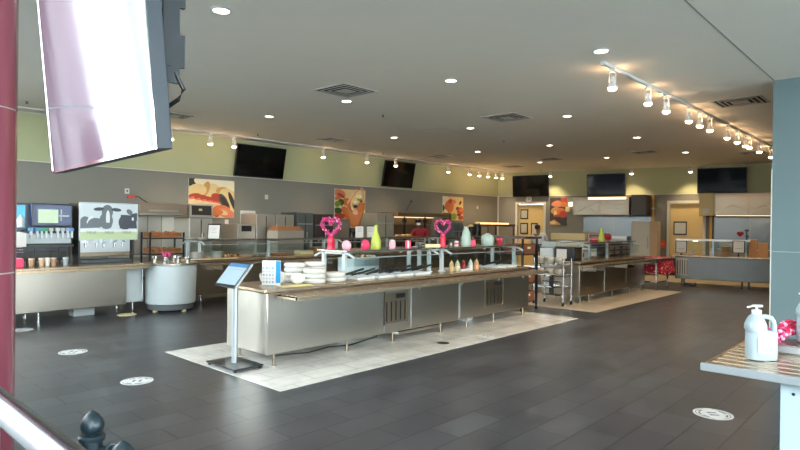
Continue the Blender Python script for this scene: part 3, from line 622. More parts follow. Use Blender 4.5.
# bakery rack at the end of island one
t = thing('bakery_rack', 'black metal rack with brown baskets at the far end of the serving island', 'rack', (-6.3, 10.12, 0))
for x in (-.42, .42):
    for y in (-.27, .27): P_ = MB().box(x-.018, x+.018, y-.018, y+.018, .09, 1.40).obj('upright', mBlack, t)
for z in (.16, .52, .80, 1.08): MB().box(-.42, .42, -.27, .27, z, z+.022).obj('shelf', mBlack, t)
MB().box(-.5, .5, -.32, .32, 1.40, 1.44).obj('top_board', M('dark_brown_board', (66, 46, 38), .35, noise=.2), t)
for x in (-.42, .42):
    for y in (-.27, .27): MB().cyl((x-.015, y, .035), (x+.015, y, .035), .034).box(x-.012, x+.012, y-.012, y+.012, .03, .09).obj('caster', mBlack, t)
bk = None
for x, z, lab in [(-6.1, .182, 'brown wicker basket on the lowest shelf of the black rack'), (-6.1, .542, 'brown wicker basket on the middle shelf of the black rack'), (-6.1, 1.102, 'brown wicker basket on the top shelf of the black rack')]:
    if bk is None:
        bk = thing('wicker_basket', lab, 'basket', (x, 10.12, z), 0, 'wicker baskets on the black rack')
        MB().box(-.19, .19, -.23, .23, 0, .015).box(-.2, -.185, -.24, .24, 0, .19).box(.185, .2, -.24, .24, 0, .19).box(-.185, .185, -.24, -.225, 0, .19).box(-.185, .185, .225, .24, 0, .19).obj('basket_weave', mWick, bk, bevel=.004)
        MB().box(.2, .206, -.06, .06, .10, .14).obj('grip_tag', mCream, bk)
    else: dup(bk, (x, 10.12, z), label=lab)
# tablet kiosk
t = thing('tablet_kiosk', 'freestanding tablet kiosk on a grey pole at the near end of the island', 'kiosk', (-5.93, 3.655, 0.0))
MB().box(-.30, .30, -.19, .19, .032, .05).obj('base_plate', M('black_base', (34, 38, 44), .35), t, bevel=.004)
for x in (-.27, .27):
    for y in (-.16, .16): MB().cyl((x-.012, y, .021), (x+.012, y, .021), .018).box(x-.008, x+.008, y-.008, y+.008, .02, .034).obj('caster', mBlack, t)
MB().cyl((0, 0, .05), (0, 0, 1.0), .034, n=24).obj('pole', mAlu, t)
Tk = Matrix.Translation((0, -.03, 1.06)) @ Matrix.Rotation(math.radians(-40), 4, 'X')
tb_ = MB().box(-.23, .20, 0, .02, -.17, .17, T=Tk).obj('tablet_case', mBlack, t, bevel=.004)
MB().box(.201, .215, .0, .022, -.17, .17, T=Tk).obj('side_trim', mAlu, t)
MB().box(-.212, .178, -.002, .001, -.135, .105, T=Tk).obj('screen_page', M('screen_page', (140, 158, 168), .25, emit=.08), tb_)
MB().box(-.212, .178, -.002, .001, .105, .155, T=Tk).obj('screen_header', M('screen_blue', (64, 104, 144), .25, emit=.1), tb_)
MB().box(-.12, .14, -.003, -.001, .068, .073, T=Tk).obj('text_rule', mGreyInk, tb_)
# ================================================================ BEVERAGE COUNTER (left)
lc = thing('beverage_counter', 'stainless steel beverage counter along the left, holding the drink machines', 'counter', (-10.95, 2.6, 0))
P(lc, bx(-11.5, -10.58, .6, 4.34, .17, .86), 'cabinet_body', mSteel, bevel=.01)
P(lc, bx(-11.5, -10.62, 4.34, 4.62, .2, .86), 'end_panel', mPlate, bevel=.008)
P(lc, bx(-11.6, -10.3, .55, 4.66, .865, .90), 'worktop', mTop, bevel=.006)
P(lc, MB().box(-10.58, -10.3, .6, 4.6, .82, .862), 'tray_slide', mTop)
for y in (.8, 3.0, 4.5):
    for x in (-10.7, -11.4): P(lc, MB().cyl((x, y, .0), (x, y, .19), .02).cyl((x, y, 0), (x, y, .012), .035), 'leg', mChrome)
P(lc, MB().cyl((-10.54, 4.6, .2), (-10.54, 4.6, .84), .014), 'corner_pipe', mChrome)
P(lc, MB().box(-10.58, -10.55, 3.52, 3.54, .70, .82), 'bracket', mSteel)
t = thing('cable_cover', 'tan oval cover plate on the floor under the beverage counter corner', 'floor plate', (-10.75, 4.5+.0, 0)); 
MB().lathe([(.16, 0), (.16, .008), (.05, .02), (.036, .02), (.036, 0)], n=24).obj('plate', mCream, t); t.location = (-10.5, 4.32, 0)
t = thing('grey_crate', 'small light grey box on the floor under the beverage counter', 'box', (-11.0, 3.75, 0)); MB().box(-.12, .12, -.17, .17, 0, .15).obj('box_body', mPlate, t, bevel=.006); MB().box(-.125, .125, -.175, .175, .15, .165).obj('lid', mWhite, t)
Xm = -10.95
def zz(px, py, X=Xm): return ZX(px, py, X)
# soda machine
ya, yb = YX(17.5, Xm), YX(75, Xm)
sm = thing('soda_machine', 'tall dark blue soda dispenser with a lit screen on the beverage counter', 'drinks machine', (Xm-.35, (ya+yb)/2, .90))
zt = zz(45, 203.5)
y_a = YX(27, Xm)
P(sm, bx(Xm-.6, Xm-.12, ya, yb, 1.22, zt).box(Xm-.6, Xm-.3, ya, yb, 1.02, 1.22), 'cabinet', M('slate_blue_plastic', (52, 62, 78), .35), bevel=.01)
P(sm, bx(Xm-.12, Xm-.0, YX(31, Xm), yb-.06, zz(50, 226.5), zt), 'screen_hood', mNavy, bevel=.015)
e = P(sm, bx(Xm, Xm+.006, YX(36, Xm), YX(71, Xm), zz(50, 224), zz(50, 206)), 'lit_screen', M('blue_screen', (20, 44, 92), .25, emit=.15))
W2L(sm, bx(Xm+.006, Xm+.009, YX(38, Xm), YX(58, Xm), zz(50, 223), zz(50, 209.5))).obj('picture', M('pale_screen_picture', (170, 188, 160), .3, emit=.15), e)
W2L(sm, MB().box(Xm+.006, Xm+.009, YX(59, Xm), YX(69, Xm), zz(60, 216.5), zz(60, 215.2)).box(Xm+.006, Xm+.009, YX(60.5, Xm), YX(61.5, Xm), zz(60, 221), zz(60, 209.5))).obj('light_mark', mPlate, e)
lp = P(sm, bx(Xm-.12, Xm-.1, ya, YX(27, Xm), zz(20, 228), zz(20, 205)), 'side_poster', M('cyan_poster', (80, 176, 206), .4, emit=.05))
W2L(sm, MB().lathe([(.001, 0), (.05, 0), (.06, .12), (.03, .16), (.01, .2)], (Xm-.095, (ya+YX(27, Xm))/2, zz(20, 227)), 12)).obj('printed_cup', mWhite, lp)
P(sm, bx(Xm-.12, Xm+.0, YX(26, Xm), YX(71, Xm), zz(50, 243.5), zz(50, 233.5)), 'valve_box', M('valve_grey', (150, 156, 162), .35, .3), bevel=.004)
vc = [(120, 190, 230), (90, 150, 220), (60, 190, 170), (70, 170, 120), (210, 220, 210), (230, 230, 230), (200, 210, 230), (170, 180, 220), (80, 160, 220)]
for i, px in enumerate((31, 37, 41.5, 46, 51, 57.5, 62.5, 67.5, 71.5)):
    y = YX(px, Xm); v = P(sm, bx(Xm-.06, Xm+.02, y-.032, y+.032, zz(50, 231), zz(50, 228)), 'valve_label', M('label_%d' % i, tuple(int(q*.8) for q in vc[i]), .4))
    W2L(sm, bx(Xm-.02, Xm+.035, y-.014, y+.014, zz(50, 238), zz(50, 231.2))).obj('lever', mPlate, v)
P(sm, bx(Xm-.3, Xm+.06, ya+.06, yb-.04, zz(50, 247), zz(50, 244.5)).box(Xm-.3, Xm-.25, ya+.08, yb-.05, .96, 1.12), 'drip_shelf', mBlack)
for px in (27, 36, 60, 71):
    y = YX(px, Xm); P(sm, bx(Xm-.02, Xm+.01, y-.012, y+.012, .905, zz(50, 247)).box(Xm-.28, Xm-.25, y-.012, y+.012, .905, 1.0), 'stand_leg', mBlack)
for i, (px, c_) in enumerate(((32, (190, 150, 120)), (42, (200, 170, 140)), (48, (210, 200, 190)), (54, (170, 130, 100)), (66, (150, 160, 170)))):
    t = thing('paper_cup_sleeve', ['tan cup stack at the left under the soda machine', 'pale tan cup stack second from left under the soda machine', 'whitish cup stack in the middle under the soda machine', 'brown cup stack right of middle under the soda machine', 'grey cup stack at the right under the soda machine'][i], 'cups', (Xm+.14, YX(px, Xm+.14), .90), 0, 'cup stacks under the soda machine')
    MB().lathe([(.03, 0), (.042, .10), (.045, .13), (.001, .13)], n=16).obj('cup_body', M('cup_%d' % i, c_, .5), t); MB().lathe([(.045, .105), (.048, .112), (.045, .118)], n=16).obj('rim_band', mPaper, t)
t = thing('notice_sheet', 'white notice with pink lettering left of the soda machine', 'notice', (Xm+.2, YX(19.5, Xm+.2), 1.03)); yy = t.location.y
z1_ = ZX(19, 233, Xm+.2); z0_ = ZX(19, 247, Xm+.2); hw = (YX(26, Xm+.2)-YX(12, Xm+.2))/2
MB().box(-.004, .004, -hw, hw, z0_-1.03, z1_-1.03).obj('sheet', mPaper, t)
MB().box(.004, .005, -hw*.4, hw*.5, .18, .185).box(.004, .005, -hw*.3, hw*.5, .14, .145).box(.004, .005, -hw*.5, hw*.6, .10, .105).obj('lettering', mPinkL, t)
MB().box(-.03, .03, -.05, .05, -.13, -.122).box(-.004, .004, -.02, .02, -.13, .02).obj('stand', mGlass, t)
t = thing('straw_box', 'bright pink box at the left end of the beverage counter', 'box', (Xm+.3, YX(18, Xm+.3), .90)); MB().box(-.07, .07, -.11, .07, 0, .14).obj('box_body', mHot, t, bevel=.01); MB().box(-.05, .05, -.09, .05, .14, .146).obj('opening', mPinkL, t)
t = thing('cup_dispenser', 'white cup holder with dark rim above the notice, left of the soda machine', 'dispenser', (Xm+.1, YX(17.5, Xm+.1), .90)); MB().cyl((0, 0, 0), (0, 0, .45), .02).obj('stand', mBlack, t)
lathe_part(t, [(.07, .43), (.085, .44), (.09, .56), (.001, .56)], 'cup_tube', mWhite); lathe_part(t, [(.09, .56), (.095, .565), (.095, .585), (.001, .585)], 'rim', mBlack)
# milk machine
ya, yb = YX(79, Xm), YX(138, Xm)
mm_ = thing('milk_machine', 'milk dispenser with a cow picture sign on the beverage counter', 'drinks machine', (Xm-.3, (ya+yb)/2, .90))
z0_, z1_ = zz(108, 239.5), zz(108, 203.5)
P(mm_, bx(Xm-.55, Xm-.03, ya, yb-.02, z0_, z1_).box(Xm-.55, Xm-.3, ya, yb-.02, 1.0, z0_), 'cabinet', mSteelD, bevel=.006)
def uv(o, y0, y1, z0, z1, X, polys, name, mats, parent, th=.0015):
    mb = MB()
    for i, (kind, m_, d) in enumerate(polys):
        e_ = .0002*i
        if kind == 'e':
            cx, cy, rx, ry, rot = d; pts = []
            for j in range(22):
                a = j*2*PI/22; x = rx*math.cos(a); y = ry*math.sin(a); c_, s_ = math.cos(math.radians(rot)), math.sin(math.radians(rot))
                pts.append((cx+x*c_-y*s_, cy+x*s_+y*c_))
        else: pts = d
        pts = [(min(1, max(0, a)), min(1, max(0, b))) for a, b in pts]
        q = [pts[0]]
        for p_ in pts[1:]:
            if (abs(p_[0]-q[-1][0])+abs(p_[1]-q[-1][1])) > 1e-5: q.append(p_)
        if len(q) < 3: continue
        mb.prism([(X, y0+(y1-y0)*a, z1+(z0-z1)*b) for a, b in q], (th+e_, 0, 0), m_)
    return W2L(o, mb).obj(name, mats, parent, sharp=1)
cm = [M('pic_sky', (196, 206, 212), .4), M('cow_grey', (104, 112, 120), .5), M('cow_dark', (64, 70, 82), .5), M('cow_light', (214, 218, 222), .5), M('pic_grass', (180, 196, 156), .5), M('ink_milk', (120, 130, 128), .6)]
sg = P(mm_, bx(Xm-.03, Xm, ya, yb, z0_-.01, z1_+.01), 'sign_case', mAlu)
uv(mm_, ya+.02, yb-.02, z0_+.01, z1_-.01, Xm, [('p', 0, [(0, 0), (1, 0), (1, 1), (0, 1)]), ('p', 4, [(0, .78), (1, .76), (1, 1), (0, 1)]),
   ('e', 1, (.08, .58, .10, .22, 0)), ('e', 3, (.16, .45, .035, .12, 20)), ('e', 1, (.25, .56, .13, .16, 10)), ('e', 1, (.46, .22, .10, .20, 0)), ('e', 1, (.44, .48, .12, .24, 0)), ('e', 2, (.31, .15, .09, .05, -10)), ('e', 2, (.62, .16, .09, .05, 10)), ('e', 3, (.47, .4, .035, .22, 0)), ('e', 1, (.46, .62, .08, .09, 0)),
   ('e', 2, (.78, .52, .12, .22, 0)), ('e', 2, (.92, .42, .10, .2, 30)), ('e', 1, (.86, .22, .05, .09, -20)), ('p', 2, [(.7, .3), (.98, .32), (1, .7), (.68, .7)]), ('e', 3, (.92, .42, .02, .05, 0)), ('p', 3, [(0, .70), (.3, .68), (.36, .74), (1, .72), (1, .8), (0, .8)])], 'cow_picture', cm, sg)
def text(s, size, loc, rot, mat, parent, name='lettering'):
    c = bpy.data.curves.new('t', 'FONT'); c.body = s; c.size = size; c.extrude = .0008; c.align_x = 'CENTER'; c.align_y = 'CENTER'
    o = bpy.data.objects.new('t', c); COL.objects.link(o); dg = bpy.context.evaluated_depsgraph_get()
    me = bpy.data.meshes.new_from_object(o.evaluated_get(dg)); bpy.data.objects.remove(o)
    me.materials.clear(); me.materials.append(mat)
    n = bpy.data.objects.new(name, me); COL.objects.link(n); n.location = loc; n.rotation_euler = rot
    if parent: n.parent = parent
    return n
for fr in (.2, .5, .8):
    text('MILK', .075, (Xm+.006-(Xm-.3), ya+(yb-ya)*fr-(ya+yb)/2, z0_+(z1_-z0_)*.19-.90), (PI/2, 0, PI/2), cm[5], sg)
P(mm_, bx(Xm-.3, Xm-.06, ya+.03, yb-.12, zz(108, 252), z0_-.012), 'dispenser_panel', mAlu)
for fr in (.12, .3, .42, .6, .74): 
    y = ya+(yb-ya)*fr; P(mm_, MB().cyl((Xm-.03, y, z0_-.03), (Xm-.03, y, z0_-.14), .012).box(Xm-.06, Xm-.0, y-.03, y+.03, z0_-.05, z0_-.02), 'tap', mChrome)
P(mm_, bx(Xm-.3, Xm+.04, ya+.02, yb-.12, .905, .96), 'drip_tray', M('slate_tray', (60, 70, 78), .4), bevel=.005)
P(mm_, bx(Xm-.3, Xm-.02, ya, ya+.03, .9, z0_), 'upright', mBlack); P(mm_, bx(Xm-.12, Xm-.02, yb-.1, yb-.07, .9, z0_), 'upright', mBlack)
# round white cart
rc = thing('round_cutlery_cart', 'round pale white cutlery cart beside the beverage counter', 'cart', (-10.56, 5.145, 0))
lathe_part(rc, [(.42, .14), (.44, .15), (.45, .84), (.44, .85), (.001, .85)], 'drum_shell', mPlate, n=56)
lathe_part(rc, [(.455, .85), (.475, .86), (.475, .885), (.46, .89), (.001, .89)], 'round_top', mSteel, n=48)
lathe_part(rc, [(.40, .04), (.42, .14), (.001, .14)], 'plinth', M('grey_plinth', (96, 102, 106), .6), n=40)
for a in (.2, 1.8, 3.4, 5.0): MB().box(.36*math.cos(a)-.03, .36*math.cos(a)+.03, .36*math.sin(a)-.03, .36*math.sin(a)+.03, 0, .06).obj('foot', mCream, rc)
fl = thing('flower_vase', 'little vase of pink flowers on the round cutlery cart', 'flowers', (-10.42, 5.0, .89)); lathe_part(fl, [(.03, 0), (.036, .03), (.03, .08), (.022, .1)], 'vase', mAlu)
k = MB()
for i in range(16): k.sph((random.uniform(-.07, .07), random.uniform(-.07, .07), random.uniform(.12, .19)), random.uniform(.018, .028), n=7)
k.obj('blossoms', mPink, fl)
for i in range(4): MB().cyl((0, 0, .08), (.03*math.cos(i*1.6), .03*math.sin(i*1.6), .14), .003).obj('stem', M('green_stem', (60, 110, 50), .6), fl)
cy0 = None
for i, (x, y, lab) in enumerate([(-10.4, 5.2, 'steel cutlery canister directly right of the pink flowers'), (-10.3, 4.9, 'steel cutlery canister in front of the pink flowers'), (-10.35, 5.36, 'steel cutlery canister at the right rim of the round cart'), (-10.7, 4.9, 'steel cutlery canister at the rear left of the round cart'), (-10.75, 5.3, 'steel cutlery canister at the rear right of the round cart')]):
    if cy0 is None:
        cy0 = thing('cutlery_canister', lab, 'canister', (x, y, .89), 0, 'steel cutlery canisters on the round cart'); lathe_part(cy0, [(.045, 0), (.048, .06), (.052, .065), (.046, .065), (.042, .01), (.001, .01)], 'canister', mSteel, n=18)
        k = MB()
        for j in range(7): a = j*.9; k.cyl((.02*math.cos(a), .02*math.sin(a), .012), (.036*math.cos(a), .036*math.sin(a), .11), .004, .007, n=6)
        k.obj('cutlery', mChrome, cy0)
    else: dup(cy0, (x, y, .89), rz=i, label=lab)
# fruit rack behind the cart
fx = -12.06
t = thing('fruit_stand', 'dark two-tier stand of orange-brown goods behind the round cart', 'stand', (fx, YX(163, fx), 0)); 
for x in (-.2, .2):
    for y in (-.36, .36): MB().box(x-.015, x+.015, y-.015, y+.015, 0, 1.42).obj('stand_leg', mBlack, t)
for z in (.45, .95, 1.28): MB().box(-.22, .22, -.38, .38, z, z+.025).obj('tier', mBlack, t)
for z, nm in ((.975, 'lower'), (1.305, 'upper')):
    q = thing('wooden_crate', 'slatted orange-brown crate on the %s tier of the dark stand' % nm, 'crate', (fx, YX(163, fx), z), 0, 'crates on the dark stand')
    MB().box(-.18, .18, -.33, .33, 0, .012).box(.165, .18, -.33, .33, .02, .06).box(.165, .18, -.33, .33, .08, .11).box(-.18, -.165, -.33, .33, .02, .11).box(-.165, .165, -.33, -.315, .02, .11).box(-.165, .165, .315, .33, .02, .11).obj('crate_slats', mWood, q)
    k = MB()
    for i in range(24): k.sph((random.uniform(-.13, .13), random.uniform(-.28, .28), random.uniform(.04, .11)), .04, m=i % 2, n=8)
    o = k.obj('bread_rolls', [mWood, M('orange_goods', (196, 112, 66), .6)], q); o['kind'] = 'stuff'
# ================================================================ FOOD WALL COUNTERS
XF, XBk = -10.75, -11.75
segs = [(5.75, 9.4, mSteelD, 'brown-grey steel food counter behind the kiosk, nearest the round cart'), (9.45, 13.4, mBrown, 'brown-fronted food counter behind the middle of the island'), (13.45, 17.4, mBrown, 'brown-fronted food counter near the far corner')]
for i, (a, b, mt_, lab) in enumerate(segs):
    t = thing('food_counter', lab, 'counter', ((XF+XBk)/2, (a+b)/2, 0), 0, 'food counters along the wall')
    P(t, bx(XBk, XF, a, b, .2, .86), 'counter_body', mt_, bevel=.008)
    P(t, bx(XBk-.03, XF+.05, a, b, .86, .90), 'worktop', mTop)
    P(t, MB().box(XF, XF+.36, a, b, .80, .815).box(XF+.335, XF+.365, a, b, .80, .84).box(XF+.08, XF+.11, a, b, .815, .83).box(XF+.2, XF+.23, a, b, .815, .83), 'tray_slide', mTop)
    for y in (a+.15, (a+b)/2, b-.15):
        for x in (XF-.08, XBk+.1): P(t, MB().cyl((x, y, 0), (x, y, .2), .02), 'leg', mChrome)
    for y in (a+.4, b-.4): P(t, bx(XF, XF+.3, y, y+.02, .70, .80), 'bracket', mSteel)
guard('glass sneeze guard over the food counter behind the kiosk', -11.0, -11.5, 5.95, 9.2, (7.6,), .2)
guard('glass sneeze guard over the food counter behind the middle of the island', -11.0, -11.5, 9.6, 13.2, (11.4,), .2)
guard('glass sneeze guard over the food counter near the far corner', -11.0, -11.5, 13.6, 17.2, (15.4,), .2)
def on_c(px, X=-11.0, py=250): return YX(px, X, py)
ps = None
for px, n, lab in [(196.5, 5, 'left pile on the food counter'), (217, 5, 'right pile on the food counter')]:
    ps = stack(ps, -10.95, on_c(px, -10.95), .902, n, .14, .03, .028, lab, 'grey-white plates piled on the food counter', 'plate', 'grey-white plate')
ps2 = None
y_ = YX(195, -11.25, 238)
for j, yo in enumerate((-.13, .13)):
    ps2 = stack(ps2, -11.25, y_+yo, SH, 2, .11, .022, .018, ('left' if j == 0 else 'right')+' shallow pile on the guard shelf behind the kiosk', 'white trays on the guard shelf', 'plate', 'white shallow dish')
t = thing('tablet_sign', 'white tablet notice with black frame on the guard shelf behind the kiosk', 'sign', (-11.0, YX(213.5, -11.0, 230), SH), math.radians(50))
Ts = Matrix.Rotation(math.radians(-18), 4, 'X')
MB().box(-.13, .13, 0, .015, 0, .34, T=Ts).obj('frame', mBlack, t); MB().box(-.112, .112, -.002, .001, .02, .31, T=Ts).obj('sheet', mPaper, t)
MB().box(-.06, .06, -.003, -.001, .24, .246, T=Ts).box(-.04, .04, -.003, -.001, .2, .206, T=Ts).box(-.05, .05, -.003, -.001, .15, .156, T=Ts).obj('lettering', mGreyInk, t)
MB().box(-.05, .05, 0, .16, 0, .006).obj('foot', mBlack, t)
t = thing('food_tray', 'wooden tray of food on the food counter right of the plates', 'tray', (-11.0, on_c(231, -11.0), .902)); MB().box(-.16, .16, -.26, .26, 0, .02).obj('board', mWood, t)
k = MB()
for i in range(22): k.sph((random.uniform(-.12, .12), random.uniform(-.21, .21), .045), (.035, .035, .03), m=i % 3, n=7)
o = k.obj('pastries', [mCream, mWood, M('pastry_dark', (110, 66, 42), .6)], t); o['kind'] = 'stuff'
t = thing('cutting_board', 'long pale wooden board lying along the food counter behind the kiosk', 'board', (-10.86, on_c(206, -10.86), .902)); MB().box(-.06, .06, -.62, .62, 0, .015).obj('board', mCream, t, bevel=.004)
t.location.x = -10.72
brd = None
for px, X, sx_, sy_, sz_, mt_, lab in [(262, -11.2, .12, .2, .06, mSteel, 'steel tray on the food counter left of the cream boxes'), (276, -11.2, .12, .24, .05, mWood, 'brown tray on the food counter behind the menu card'), (304, -11.2, .12, .2, .09, mCream, 'cream tub on the food counter behind the foam boxes'),
                                 (318, -11.2, .12, .2, .16, mWood, 'brown box on the food counter left of the near wreath'), (384, -11.1, .1, .16, .07, mCream, 'cream tray on the food counter behind the lime vase'), (428, -11.1, .1, .24, .07, mCream, 'long cream tray on the food counter behind the second wreath')]:
    t = thing('serving_tray', lab, 'tray', (X, YX(px, X, 248), .902)); MB().box(-sx_, sx_, -sy_, sy_, 0, sz_).obj('tray_body', mt_, t, bevel=.006); MB().box(-sx_*.85, sx_*.85, -sy_*.9, sy_*.9, sz_, sz_+.006).obj('contents', mPlate, t)
for px, lab in [(359.5, 'white sheet sign on the guard shelf below the person reaching up'), (371, 'white sheet sign on the guard shelf, right of the other one')]:
    X = -11.0; t = thing('sheet_sign', lab, 'sign', (X, YX(px, X, 230), SH), math.radians(50), 'white sheet signs on the guard shelf')
    MB().box(-.11, .11, 0, .012, .30, .33, T=Ts).obj('clip', mBlack, t); MB().box(-.10, .10, 0, .008, 0, .31, T=Ts).obj('sheet', mPaper, t); MB().box(-.05, .05, 0, .14, 0, .006).obj('foot', mGlass, t)
    MB().box(-.06, .06, -.002, 0, .24, .246, T=Ts).box(-.06, .05, -.002, 0, .20, .206, T=Ts).box(-.06, .06, -.002, 0, .16, .166, T=Ts).obj('lettering', mGreyInk, t)
t = thing('bread_basket', 'cream and brown loaf board on the guard shelf in front of the red-shirted person', 'board', (-11.2, YX(404, -11.2, 234), SH)); MB().box(-.08, .08, -.35, .35, 0, .02).obj('board', mWood, t)
k = MB()
for i in range(6): k.sph((random.uniform(-.03, .03), -.28+.11*i, .045), (.04, .065, .028), m=i % 2, n=8)
k.obj('loaves', [mCream, M('loaf_brown', (186, 140, 90), .6)], t)
# wall kitchen equipment -----------------------------------------
def wallbox(name, label, cat, pxa, pxb, ztop, zbot, depth, mat, X=None, bevel=.008):
    X = X or (XW+depth); ya_, yb_ = YX(pxa, X), YX(pxb, X)
    t = thing(name, label, cat, (XW+depth/2+.02, (ya_+yb_)/2, 0))
    P(t, bx(XW+.025, X, ya_, yb_, zbot, ztop), 'body', {mSteel: mSteelW, mSteelD: mHood}.get(mat, mat), bevel=bevel); return t, X, ya_, yb_
t, X, a, b = wallbox('exhaust_hood', 'long brown-tinted steel hood over the backsplash, right of the milk machine', 'hood', 139, 187, 2.04, 1.78, .9, mSteelD)
P(t, MB().box(X, X+.02, a, b, 1.78, 1.82).box(X, X+.012, a+.2, b-.2, 1.86, 1.90), 'front_lip', mSteel)
t, X, a, b = wallbox('steel_backsplash', 'tall steel wall panels under the long hood', 'wall panel', 95, 176, 1.77, .89, .05, mSteel)
for q in (.45, .62, .8): P(t, bx(X, X+.008, a+(b-a)*q, a+(b-a)*q+.02, .9, 1.77), 'seam', mSteelD)
t, X, a, b = wallbox('back_cabinet', 'low steel cabinet under the steel wall panels', 'cabinet', 120, 183, .88, .0, .7, mSteel)
P(t, bx(X, X+.01, (a+b)/2-.01, (a+b)/2+.01, .1, .8), 'door_gap', mVoid)
t, X, a, b = wallbox('small_oven', 'dark-fronted oven box in front of the sliced meat poster', 'oven', 189.5, 213, 2.06, 1.74, .8, mSteel)
P(t, bx(X, X+.01, a+.05, b-.05, 1.80, 2.02), 'oven_glass', M('oven_dark', (62, 56, 54), .25)); P(t, MB().lathe([(.03, 0), (.03, .004), (.001, .004)]).obj('x', mAlu) and bx(X+.01, X+.02, a+.22, a+.3, 1.90, 1.95), 'dial', mCream)
bpy.data.objects.remove(bpy.data.objects['x'])
t, X, a, b = wallbox('steel_cabinet', 'pale steel cabinet beneath the small oven', 'cabinet', 189.5, 212.5, 1.73, .0, .8, mSteel)
P(t, bx(X, X+.012, (a+b)/2-.01, (a+b)/2+.01, .9, 1.7), 'door_gap', mVoid); P(t, bx(X, X+.03, (a+b)/2+.03, (a+b)/2+.05, 1.2, 1.4), 'door_handle', mChrome)
t, X, a, b = wallbox('toaster_oven', 'grey toaster oven below the white wall notice', 'oven', 238, 255.5, 1.60, .0, .75, mSteel)
P(t, bx(X, X+.01, a+.1, b-.12, 1.42, 1.56), 'oven_glass', mBlack); P(t, bx(X, X+.02, a+.1, b-.12, 1.56, 1.575), 'door_handle', mAlu)
t = thing('wall_notice', 'white printed notice on the wall above the toaster oven', 'notice', (XW+.8, YX(247.5, XW+.8), 1.72)); MB().box(0, .006, -.2, .2, -.08, .18).obj('sheet', mPaper, t); MB().box(.006, .007, -.15, .15, .12, .13).box(.006, .007, -.15, .1, .06, .07).box(.006, .007, -.15, .12, 0, .01).obj('lettering', mGreyInk, t)
t.location.x = XW+.01; t.location.y = YX(247.5, XW); t.scale = (1, 1.15, 1.3)
for pa_, pb_, mt_, zt_, lab in [(256.5, 275.5, mSteel, 1.86, 'steel cabinet right of the toaster oven'), (276.5, 294, mSteel, 1.86, 'steel cabinet with a cream box front, left of the dark one'), (297, 313.5, M('dark_grey_enamel', (84, 90, 90), .4), 1.93, 'dark grey enamel cabinet behind the foam boxes'), (315, 333, M('dark_brown_enamel', (62, 52, 50), .4), 1.90, 'dark brown cabinet behind the near heart wreath'),
                              (377, 394, M('pale_cabinet', (150, 146, 134), .45), 1.98, 'tall pale cabinet right of the person reaching up'), (453, 463, M('blue_grey_cabinet', (92, 104, 112), .4), 1.72, 'narrow blue-grey cabinet near the far corner')]:
    t, X, a, b = wallbox('kitchen_cabinet', lab, 'cabinet', pa_, pb_, zt_, 0, .75, mt_)
    P(t, bx(X, X+.008, (a+b)/2-.008, (a+b)/2+.008, .1, zt_-.06), 'door_gap', mVoid); P(t, bx(X, X+.03, (a+b)/2+.04, (a+b)/2+.06, 1.15, 1.4), 'door_handle', mAlu)
    P(t, bx(X, X+.01, a+.03, b-.03, zt_-.32, zt_-.3), 'rail', mAlu)
t = thing('carton', 'brown board and carton before the steel cabinet, left of the dark one', 'box', (-12.2, YX(286, -12.2), 0)); MB().box(-.2, .2, -.38, .38, 1.45, 1.50).box(-.18, .15, -.34, .34, 1.50, 1.56).obj('carton_body', mWood, t); MB().box(-.22, .22, -.4, .4, 0, 1.45).obj('support_cabinet', mSteelW, t)
# cooking line under second hood
t, X, a, b = wallbox('exhaust_hood', 'wide steel hood over the cook line behind the red-shirted person', 'hood', 397.5, 449, 2.02, 1.88, .95, mSteelD)
P(t, MB().box(X, X+.02, a, b, 1.88, 1.91), 'front_lip', mSteel)
P(t, bx(XW+.3, XW+.5, a+.3, b-.3, 1.865, 1.88), 'light_strip', M('warm_strip', (255, 214, 150), emit=1.6))
t, X, a, b = wallbox('cook_line', 'steel grill line under the wide hood', 'stove', 398, 449, .92, 0, .8, mSteelD)
P(t, bx(X-.5, X-.1, a+.3, a+1.6, .92, 1.06), 'griddle', mBlack); P(t, bx(X-.6, X-.1, b-1.6, b-.3, .92, 1.12), 'broiler', mSteel)
P(t, bx(X, X+.03, a+.1, b-.1, .8, .83), 'towel_rail', mAlu)
t, X, a, b = wallbox('steel_backsplash', 'dark steel panels under the wide hood', 'wall panel', 380, 432, 1.88, .92, .03, mSteelD)
P(t, bx(X, X+.25, a+.4, b-.3, 1.62, 1.64), 'wall_shelf', mSteel)
for px in (404.5, 425): 
    t = thing('hood_bracket', 'black post under the wide hood, %s of the red-shirted person' % ('left' if px < 410 else 'right'), 'post', (-12.4, YX(px, -12.4), .92)); MB().box(-.02, .02, -.02, .02, 0, .95).obj('bar', mBlack, t); MB().box(-.05, .05, -.05, .05, .78, .88).obj('clamp', mBlack, t)
# coffee urns and awning near corner
for i, (px, h_, lab) in enumerate([(471, .50, 'black coffee urn left of the far brown awning'), (477.5, .60, 'taller black coffee urn with a white lid near the far corner')]):
    t = thing('coffee_urn', lab, 'urn', (-12.35, YX(px, -12.35), 1.10), 0, 'coffee urns near the far corner'); lathe_part(t, [(.13, 0), (.14, .02), (.14, h_-.08), (.11, h_-.02), (.001, h_)], 'urn_body', mBlack); MB().tube([(.12, 0, .2), (.19, 0, .2), (.19, 0, .14)], .014).obj('tap', mChrome, t)
    lathe_part(t, [(.10, h_-.02), (.10, h_+.03), (.05, h_+.06), (.001, h_+.06)], 'lid', mCream)
t = thing('urn_cabinet', 'low dark cabinet under the coffee urns near the far corner', 'cabinet', (-12.35, YX(474, -12.35), 0)); MB().box(-.3, .3, -.36, .3, 0, 1.10).obj('cabinet_body', mBrown, t); MB().box(.3, .31, -.01, .01, .1, 1.0).obj('door_gap', mVoid, t)
